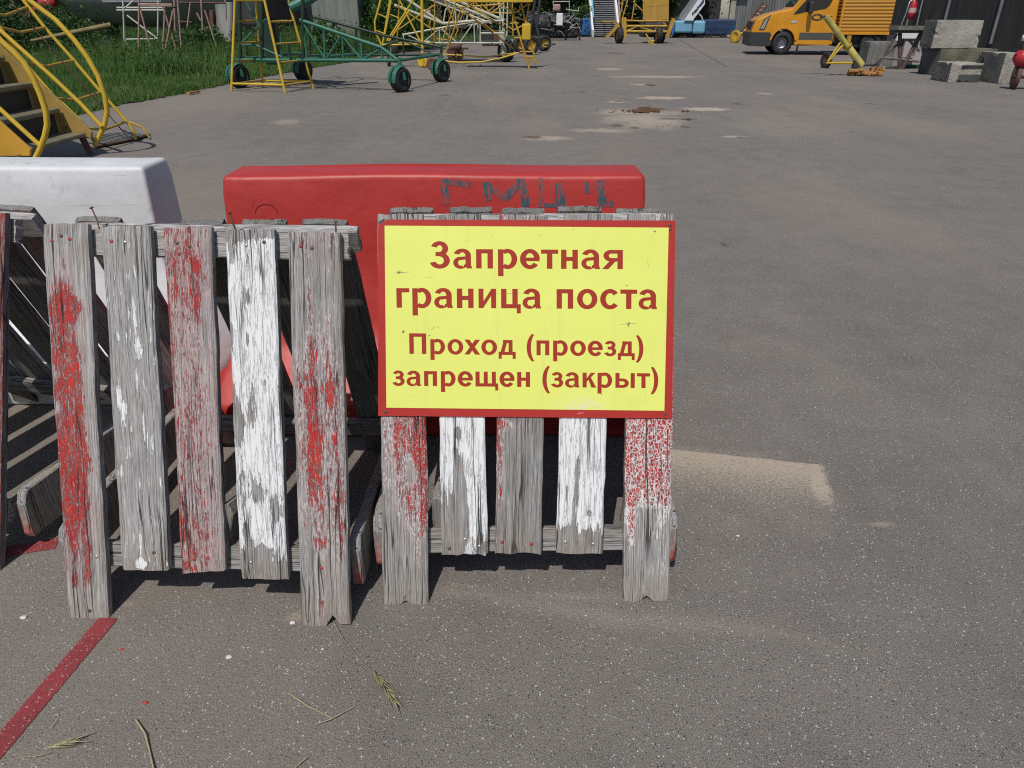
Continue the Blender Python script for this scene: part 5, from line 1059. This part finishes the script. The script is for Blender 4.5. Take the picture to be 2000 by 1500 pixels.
# ---- tow bar, rusty trestle, concrete blocks, dark shed, extinguisher, red trolley
def towbar():
    b = G(1690, 148); Y = b.y; t = thing('tow_bar', 'yellow aircraft tow bar propped up on a small wheel in front of the van', 'tow bar', b); fn = lambda x, y: P(x, y, Y)
    A, B = fn(1613, 32), fn(1683, 128); MB().tube([A, A.lerp(B, .42), A.lerp(B, .45), A.lerp(B, .60), A.lerp(B, .63), B], [.062, .062, .052, .052, .070, .070], 14).build('tube', pmat('faded_yellow', (.42, .36, .10), .5, .3, 5, rust=.18), t)
    MB().lathe([(0, .09), (.05, .09), (.05, .06)], A.lerp(B, .58), B - A, 14).build('collar', YELB, t)
    tr = MB().tube([A, fn(1602, 33)], .02, 6).build('eye_shank', DARKST, t); e = MB()
    for k in range(12): a, c = 2 * math.pi * k / 12, 2 * math.pi * (k + 1) / 12; q0 = fn(1596, 34); e.tube([q0 + Vector((.1 * math.cos(a), 0, .05 * math.sin(a))), q0 + Vector((.1 * math.cos(c), 0, .05 * math.sin(c)))], .018, 5)
    e.build('towing_eye', DARKST, t)
    each(t, 'prop', YELB, [((1642, 82), (1617, 120)), ((1648, 86), (1617, 121)), ((1614, 123), (1665, 123))], .022, fn); MB().box(fn(1657, 80), (.06, .08, .2)).build('lock_lug', YEL, t)
    g = G(1611, 133); wheel(t, g + Vector((0, 0, .17)), (1, .25, 0), .185, .08, RUBBER, RUSTM); MB().box(fn(1670, 128), (.10, .1, .18)).build('jack_foot', DARKST, t)
    hd = MB(); rr = random.Random(3)
    for k in range(26):
        p = fn(1662 + rr.uniform(0, 62), 146 - rr.uniform(0, 12)); p.z = max(.03, p.z); hd.box((p.x, p.y + rr.uniform(-.15, .15), p.z), (rr.uniform(.06, .22), rr.uniform(.05, .12), rr.uniform(.03, .09)), rr.uniform(0, 3))
    hd.build('towing_head', pmat('rusty_orange', (.34, .17, .05), .6, .45, 9, rust=.3), t, bevel=.012, segs=1)
    each(t, 'prop', DARKST, [((1686, 128), (1714, 126)), ((1700, 134), (1718, 118))], .02, fn)
towbar()
def trestle_stand():
    Y = 18.2; t = thing('rusty_trestle', 'rusty brown trestle stand beside the stacked concrete blocks', 'trestle', G(1775, 145)); fn = lambda x, y: P(x, y, Y); fb = lambda x, y: P(x, y, Y + .7)
    BR = pmat('rusty_brown', (.09, .06, .055), .7, .45, 6, rust=.3, rustcol=(.16, .07, .06)); GRB = pmat('grey_rusty', (.16, .155, .14), .7, .4, 6, rust=.35)
    MB().beam(fn(1746, 54), fn(1812, 55), .5, .085).build('top_plank', GRB, t); MB().beam(fn(1753, 62), fn(1800, 62), .3, .05).build('under_plank', BR, t)
    each(t, 'leg', BR, [((1800, 62), (1756, 146)), ((1758, 62), (1757, 112)), ((1757, 112), (1756, 146)), ((1799, 60), (1810, 148))], .045, fn, 8)
    each(t, 'leg', BR, [((1752, 66), (1712, 132)), ((1766, 76), (1716, 118))], .028, fn)
    each(t, 'leg', BR, [((1755, 62), (1765, 130)), ((1800, 62), (1788, 132))], .035, fb, 8)
    each(t, 'brace', GRB, [((1722, 112), (1795, 120)), ((1775, 78), (1796, 100)), ((1783, 110), (1797, 70)), ((1766, 78), (1796, 78))], .03, fn)
    MB().box(fb(1785, 100), (.55, .08, .75)).build('pale_panel', pmat('pale_pink_panel', (.36, .32, .33), .6, .2, 3), t, bevel=.01); MB().beam(fb(1750, 71), fb(1796, 70), .1, .18).build('white_board', WHT2, t)
    MB().box(fb(1790, 130) , (.7, .5, .1)).build('base_tray', GREEND, t, bevel=.02)
trestle_stand()
CB = [0]
def block(label, x, y, z, sx, sy, sz, rz, mats, seed, chips=True):
    t = None; rr = random.Random(seed); bm = bmesh.new(); bmesh.ops.create_cube(bm, size=1)
    bmesh.ops.subdivide_edges(bm, edges=bm.edges, cuts=7, use_grid_fill=True)
    for v in bm.verts:
        c = sum(1 for a in v.co if abs(a) > .49); k = rr.uniform(.0, .022) if c >= 2 else rr.uniform(0, .007)
        v.co = Vector((v.co.x * sx, v.co.y * sy, v.co.z * sz)) - Vector(v.co).normalized() * k * (2.2 if c >= 2 and rr.random() < .12 and chips else .6)
    bm.normal_update()
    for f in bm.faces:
        nn = f.normal; f.material_index = 1 if nn.x < -.6 else 0  # left faces take a darker concrete: their shade put into the colour
    me = bpy.data.meshes.new('concrete_block'); bm.to_mesh(me); bm.free()
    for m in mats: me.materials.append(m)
    o = link('concrete_block', me, None); o.location = (x, y, z + sz / 2); o.rotation_euler = (0, 0, rz)
    return tag(o, label, 'concrete block', 'old concrete blocks along the shed')
def blockat(label, pl, pr, ytop, depth, mats, seed, zb=0.0, Y=None, rz=0.0):     # front lower corners by pixel
    A, B = (G(*pl), P(pr[0], pl[1], G(*pl).y)) if Y is None else (P(*pl, Y), P(*pr, Y)); rz = math.atan2(B.y - A.y, B.x - A.x); c = (A + B) / 2
    top = P((pl[0] + pr[0]) / 2, ytop, c.y).z; zb = zb if Y is None else c.z; n = Vector((-math.sin(rz), math.cos(rz), 0))
    m = c + n * depth / 2; return block(label, m.x, m.y, zb, (B - A).length, depth, top - zb, rz, mats, seed)
MOSS = pmat('concrete_mossy', (.15, .14, .10), .95, .5, 4, bump=.03); CONCV = N('concrete_streaked'); _c = CONCV.tc(); CONCV.base(CONCV.ramp(CONCV.noise(CONCV.vm('MULTIPLY', _c, (16, 16, 1.2)), 1, 5, .7), [(.3, (.085, .085, .08)), (.55, (.16, .158, .15)), (.75, (.27, .26, .24))]), .9); CONCV = CONCV.m
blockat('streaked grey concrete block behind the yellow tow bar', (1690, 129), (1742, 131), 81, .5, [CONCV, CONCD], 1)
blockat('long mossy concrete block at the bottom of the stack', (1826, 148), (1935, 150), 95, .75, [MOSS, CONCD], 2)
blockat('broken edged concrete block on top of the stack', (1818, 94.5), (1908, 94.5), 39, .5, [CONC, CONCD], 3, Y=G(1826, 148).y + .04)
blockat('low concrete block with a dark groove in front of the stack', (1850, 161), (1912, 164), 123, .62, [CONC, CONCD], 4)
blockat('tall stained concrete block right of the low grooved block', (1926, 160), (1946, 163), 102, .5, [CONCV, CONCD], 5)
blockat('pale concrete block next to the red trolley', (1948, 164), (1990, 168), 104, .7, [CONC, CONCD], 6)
g1 = [o for o in bpy.data.objects if o.name.startswith('concrete_block') and o['label'].startswith('low')][0]
gd = g1.dimensions; gb = MB().box((.05, -.423, .10), (.42, .03, .07)).build('groove', DARKST, g1, local=True)
def shed():
    n = N('tarred_boards'); x, y, z = n.sep(n.tc()); st = n.noise(n.vm('MULTIPLY', n.tc(), (7, 7, .5)), 1, 6, .7); fr = n.math('FRACT', n.math('MULTIPLY', y, 6.5)); gp_ = n.lin(n.math('ABSOLUTE', n.math('SUBTRACT', fr, .5)), .46, .49)
    n.bump(n.math('SUBTRACT', st, gp_), .02); m = n.base(n.mix(gp_, n.ramp(st, [(.35, (.012, .013, .013)), (.6, (.035, .036, .034)), (.8, (.085, .085, .08))]), (.003, .003, .003)), .7)
    X = 15.7; t = thing('dark_shed', 'dark tarred plank shed wall with pale downpipes along the right side', 'shed', (X, 28, 0))
    MB().box((X + .1, 29, 2.2), (.2, 24, 4.4)).build('plank_wall', m, t); MB().box((X + .6, 29, 4.5), (1.6, 24.4, .16)).build('roof', DARKST, t)
    for px in (1848, 1950):
        p = PX(px, 30, X - .06); MB().tube([(X - .06, p.y, .3), (X - .06, p.y, 4.4)], .055, 8).build('downpipe', pmat('zinc_pipe', (.22, .23, .25), .4, .2, 5, .5), t)
    for px in (1775, 1795): p = PX(px, 30, X - .05); MB().tube([(X - .05, p.y, .2), (X - .05, p.y, 4.4)], .03, 6).build('conduit', GREYM, t)
    e = PX(1782, 20, X - .3); t2 = thing('fire_extinguisher', 'red fire extinguisher hung on the dark shed wall', 'extinguisher', e)
    MB().lathe([(-.32, .02), (-.31, .12), (-.1, .135), (.24, .135), (.34, .06), (.40, .03), (.42, .001)], e, (0, 0, 1), 16).build('cylinder', REDM, t2); MB().lathe([(-.08, .137), (.08, .137)], e, (0, 0, 1), 16).build('label_band', pmat('pale_band', (.5, .35, .33), .5, .3, 20), t2)
    MB().tube([e + Vector((0, 0, .38)), e + Vector((-.2, -.05, .3)), e + Vector((-.24, -.05, -.1)), e + Vector((-.3, 0, -.5))], .022, 6).build('hose', ALU, t2); MB().box(e + Vector((.2, 0, 0)), (.2, .06, .1)).build('bracket', DARKST, t2)
shed()
def red_trolley():
    b = G(1985, 175); t = thing('extinguisher_trolley', 'red wheeled fire extinguisher trolley cut off by the right edge', 'extinguisher', b); Y = b.y
    wheel(t, G(1977, 174) + Vector((0, 0, .20)), (.93, -.35, 0), .215, .07, RUSTM, REDM); wheel(t, G(2040, 168) + Vector((0, .2, .20)), (.93, -.35, 0), .215, .07, RUSTM, REDM)
    A, B = P(1994, 112, Y), P(2060, 138, Y); MB().lathe([(-.1, .02), (-.08, .09), (.0, .14), (.6, .14), (.7, .1), (.72, .01)], A, B - A, 18).build('cylinder', REDM, t)
    MB().lathe([(0, .001), (.02, .07), (.1, .07), (.13, .001)], P(2003, 82, Y), (0, 0, 1), 14).build('valve_cap', WHT2, t)
    each(t, 'frame_bar', DARKST, [((1978, 150), (1992, 110)), ((1978, 150), (2050, 152)), ((1996, 84), (1998, 104))], .025, lambda x, y: P(x, y, Y)); MB().tube([P(1985, 140, Y), P(2000, 130, Y), P(2020, 150, Y)], .03, 6).build('hose', REDM, t)
red_trolley()

# ---- grey fuselage, cowling, scaffolds, concrete container on the grass
def grass_side():
    Y = 29; t = thing('aircraft_fuselage', 'old grey aircraft fuselage standing on blocks in the long grass', 'aircraft', (-14, Y, 0)); c = lambda px, zc: Vector((P(px, 20, Y).x, Y, zc))
    a, b = c(70, 2.25), c(462, 2.25); L = (b - a).length
    MB().lathe([(0, .05), (.25, .42), (.9, .95), (2.0, 1.35), (3.4, 1.5), (L, 1.5), (L + .3, 1.4), (L + .5, .01)], a, (1, 0, 0), 28).build('fuselage_skin', GREYM, t)
    for px in (202, 340, 430): p = c(px, 0); MB().box((p.x, Y, .45), (.42, .9, .9)).build('support_block', CONCD, t, bevel=.02)
    MB().box((c(300, 0).x, Y - 1.52, 1.55), (2.0, .05, .05)).build('skin_strip', ALU, t)
    p = P(90, 8, Y - 1.0); t2 = thing('red_cover', 'red tapered cover hanging at the nose of the grey fuselage', 'cover', p); MB().lathe([(0, .10), (.10, .22), (.3, .28), (.42, .26), (.75, .15), (1.15, .11), (1.2, .01)], p + Vector((.35, 0, .12)), (-.9, -.1, -.42), 14).build('cover_cone', REDM, t2)
    t3 = thing('engine_cowling', 'pale grey curved engine cowling standing at the right end of the fuselage', 'cowling', P(445, 80, 22.5)); k = MB(); m = 12
    for i in range(m):
        u0, u1 = i / m, (i + 1) / m; f = lambda u: (424 + 42 * u, 1.0 * math.sin(math.pi * u) ** .7)
        (x0, d0), (x1, d1) = f(u0), f(u1); pts = [P(x0, 82, 23 - d0 * .6), P(x1, 82, 23 - d1 * .6), P(x1 + (2 if u1 > .2 else -4), 4, 23 - d1 * .4), P(x0 + (2 if u0 > .2 else -4), 4, 23 - d0 * .4)]
        k.add(pts, [(0, 1, 2, 3)], True)
    k.build('cowling_skin', pmat('pale_grey_skin', (.24, .24, .22), .5, .3, 1.5, rust=.12), t3)
    MB().beam(P(420, 84, 22.9), P(470, 84, 22.9), .3, .08).build('base_skid', CONCD, t3); MB().beam(P(415, 20, 23), P(418, 80, 23), .25, .1).build('rusty_edge', RUSTM, t3)
    def stand(name, label, mat, mat2, Y0, dy, legs, bars, r):
        s = thing(name, label, 'trestle', P(legs[0][2], legs[0][3], Y0)); s.location.z = 0
        for i, (x0, y0, x1, y1) in enumerate(legs): A, B = P(x0, y0, Y0 + (dy if i % 2 else 0)), P(x1, y1, Y0 + (dy if i % 2 else 0)); B.z = min(B.z, .05) if y1 > 80 else B.z; MB().tube([A, B], r, 6).build('leg', mat, s)
        for (x0, y0, x1, y1) in bars: MB().tube([P(x0, y0, Y0), P(x1, y1, Y0)], r * .9, 6).build('cross_bar', mat2, s)
    stand('white_trestle', 'white peeling trestle frame with a square lower frame in the grass', WHITEP, WHITEP, 23.0, .6, [(238, -60, 243, 78), (310, -60, 308, 78), (243, 76, 240, 100), (308, 76, 304, 94), (243, 78, 258, 92)], [(228, 15, 322, 15), (228, 20, 322, 20), (246, 77, 306, 76), (248, 30, 308, 76), (245, 15, 262, 0)], .026)
    stand('pink_trestle', 'faded pink trestle with two splayed legs in front of the fuselage', PINKW, PINKW, 20.5, .7, [(272, -40, 265, 95), (274, 18, 298, 108), (322, 20, 313, 100), (318, 12, 345, 90)], [(270, 8, 336, 9), (274, 10, 336, 12)], .026)
    stand('pink_trestle', 'faded pink trestle with crossed dark legs nearest the grass edge', PINKW, DARKST, 20.0, .5, [(347, 0, 355, 115), (338, 20, 318, 115), (392, -20, 396, 58), (340, -10, 342, 60)], [(335, 14, 350, 12), (345, 30, 350, 80)], .026)
    stand('pink_trestle', 'faded pink trestle beside the grey cowling', PINKW, RUSTM, 21.5, .5, [(372, 5, 366, 52), (384, 25, 392, 40), (400, 20, 425, 82), (440, 0, 442, 40)], [(350, 5, 440, 6), (352, 42, 376, 44)], .024)
    p = P(650, 60, 26.2); t4 = thing('concrete_container', 'tall streaked grey concrete box on the grass behind the green truss', 'concrete box', (p.x, 27, 0)); x0, x1 = P(606, 60, 26).x, P(703, 60, 26).x
    n = N('streaked_wall'); st = n.noise(n.vm('MULTIPLY', n.tc(), (5, 5, .5)), 1, 6, .7); mm = n.base(n.ramp(st, [(.3, (.09, .10, .085)), (.5, (.16, .175, .155)), (.75, (.23, .235, .20))]), .9)
    MB().box(((x0 + x1) / 2, 27.6, 1.75), (x1 - x0, 3.2, 3.3)).build('box_wall', mm, t4, bevel=.04); MB().box(((x0 + x1) / 2, 27.6, 3.45), (x1 - x0 + .1, 3.3, .1)).build('roof_slab', CONCD, t4)
    pole = thing('wooden_pole', 'long weathered pole raised out of the grass behind the yellow stairs', 'pole', G(60, 82)); A, B = P(60, 80, 17.5), P(216, 49, 18.5); MB().tube([A, A.lerp(B, .5), B], [.03, .05, .06], 8).build('shaft', pmat('pole_wood', (.20, .16, .07), .8, .4, 5), pole)
    for q0, q1, lab in (((70, 106), (120, 98), 'short pale plank lying in the grass behind the stair guard rail'), ((165, 95), (225, 90), 'long pale plank lying in the grass near the white trestle')):
        A, B = G(*q0, .18), G(*q1, .18); pl = thing('plank', lab, 'plank', ((A.x + B.x) / 2, (A.y + B.y) / 2, 0), 0, 'planks in the grass'); MB().beam(A, B, .16, .04).build('plank_board', PLAINW[0], pl)
    A, B = G(367, 182, .03), G(387, 179, .03); ob = thing('orange_plank', 'small orange brown plank lying at the edge of the grass', 'plank', (A.x, A.y, 0)); MB().beam(A, B, .06, .03).build('plank_board', pmat('orange_wood', (.38, .18, .07), .8, .3, 20), ob)
grass_side()

# ---- trees and bushes behind
def canopy(n, cz, rx, rz, seed, s0, s1, nc=26, low=.6):
    r = np.random.default_rng(seed); c = r.normal(0, 1, (nc, 3)); c /= np.linalg.norm(c, axis=1)[:, None]; c *= r.uniform(.35, 1, (nc, 1)); c = c * [rx, rx, rz] + [0, 0, cz]
    k = r.integers(0, nc, n); q2 = c[k] + r.normal(0, 1, (n, 3)) * [rx * .24, rx * .24, rz * .17]; q2[:, 2] = np.maximum(q2[:, 2], low); return leaves(q2, s0, s1)
BARK = pmat('bark', (.06, .048, .035), .9, .4, 6)
protos = []
for i in range(3):
    tr = thing('broadleaf_tree', 'x', 'tree'); MB().tube([(0, 0, -.1), (.05, .0, 1.2), (-.05, .1, 2.6), (.1, 0, 4.5)], [.2, .16, .13, .06], 10).build('trunk', BARK, tr)
    cr = npmesh('crown', canopy(9000, 3.9, 2.7, 3.1, 30 + i, .06, .17, 34, .25), LEAFM, tr); protos.append(tr)
TREES = [(735, 52, 1.0, 'dark tree behind the yellow trestle'), (800, 47, 1.05, 'dark tree behind the cream stair'), (870, 55, 1.1, 'dark tree behind the middle of the cream stair'), (950, 50, 1.0, 'dark tree behind the ladder trolley'), (1030, 52, 1.15, 'dark tree behind the axle cart'), (1100, 51, 1.0, 'dark tree behind the engine on its stand'),
         (1160, 58, 1.1, 'dark tree behind the airstairs'), (1232, 55, 1.0, 'dark tree behind the yellow work platform'), (1300, 54, 1.05, 'dark tree between the work platform and the stair truck'), (1350, 62, 1.2, 'dark tree behind the stair truck'), (1500, 58, 1.1, 'dark tree over the bonnet of the orange van'),
         (20, 36, 1.0, 'dark tree at the upper left corner'), (150, 40, 1.1, 'dark tree behind the nose of the fuselage'), (330, 42, 1.0, 'dark tree behind the fuselage'), (520, 40, 1.1, 'dark tree behind the yellow step stand'), (600, 44, 1.0, 'dark tree left of the concrete box'), (690, 46, 1.1, 'dark tree right of the concrete box')]
for i, (px, Y, s, lab) in enumerate(TREES):
    pr = protos[i % 3]
    if i < 3: o = pr
    else:
        o = pr.copy(); COL.objects.link(o)
        for ch in pr.children: c2 = ch.copy(); COL.objects.link(c2); c2.parent = o
    p = P(px, 30, Y); o.location = (p.x, Y, 0); o.rotation_euler = (0, 0, i * 1.9); o.scale = (s, s, s * .95); tag(o, lab, 'tree', 'dark trees behind the yard')
def bush(px, Y, rx, h, label, mat, n=3500, seed=1):
    p = P(px, 60, Y); b = thing('bush', label, 'bush', (p.x, Y, 0), 0, 'bushes at the back of the yard')
    npmesh('foliage', canopy(n, h * .5, rx, h * .5, seed, .03, .09, 22, .05), mat, b); mb = MB()
    for k in range(5): a = k * 1.3; mb.tube([(0, 0, 0), (rx * .4 * math.cos(a), rx * .4 * math.sin(a), h * .6)], .02, 5)
    mb.build('stems', BARK, b, local=True)
bush(765, 27, 1.0, 2.6, 'bright green bush behind the bent yellow rail', BUSHM, 4000, 3); bush(800, 29, 1.1, 2.2, 'bright green bush right of the bent yellow rail', BUSHM, 3500, 4)
bush(25, 22, 1.6, 2.0, 'dark bush above the yellow stairs', WEEDM, 4000, 5); bush(110, 24, 1.3, 1.1, 'dark bush below the red cover', WEEDM, 3000, 6); bush(652, 24.6, .55, 1.0, 'low bush against the concrete box', BUSHM, 2200, 7)
bush(390, 22.6, .7, .9, 'low dark bush between the pink trestles', WEEDM, 2500, 8); bush(1140, 47, 1.2, 1.6, 'low bush left of the airstairs', WEEDM, 2500, 9); bush(1325, 46, 1.0, 1.2, 'low bush left of the stair truck', WEEDM, 2000, 10)
q_ = np.stack([RNG.uniform(-46, 14, 26000), RNG.uniform(56, 66, 26000), np.abs(RNG.normal(0, 1.6, 26000))], 1)
tag(npmesh('undergrowth', leaves(q_, .09, .24), LEAFM, kind='stuff'), 'dark undergrowth filling the background under the trees', 'undergrowth')
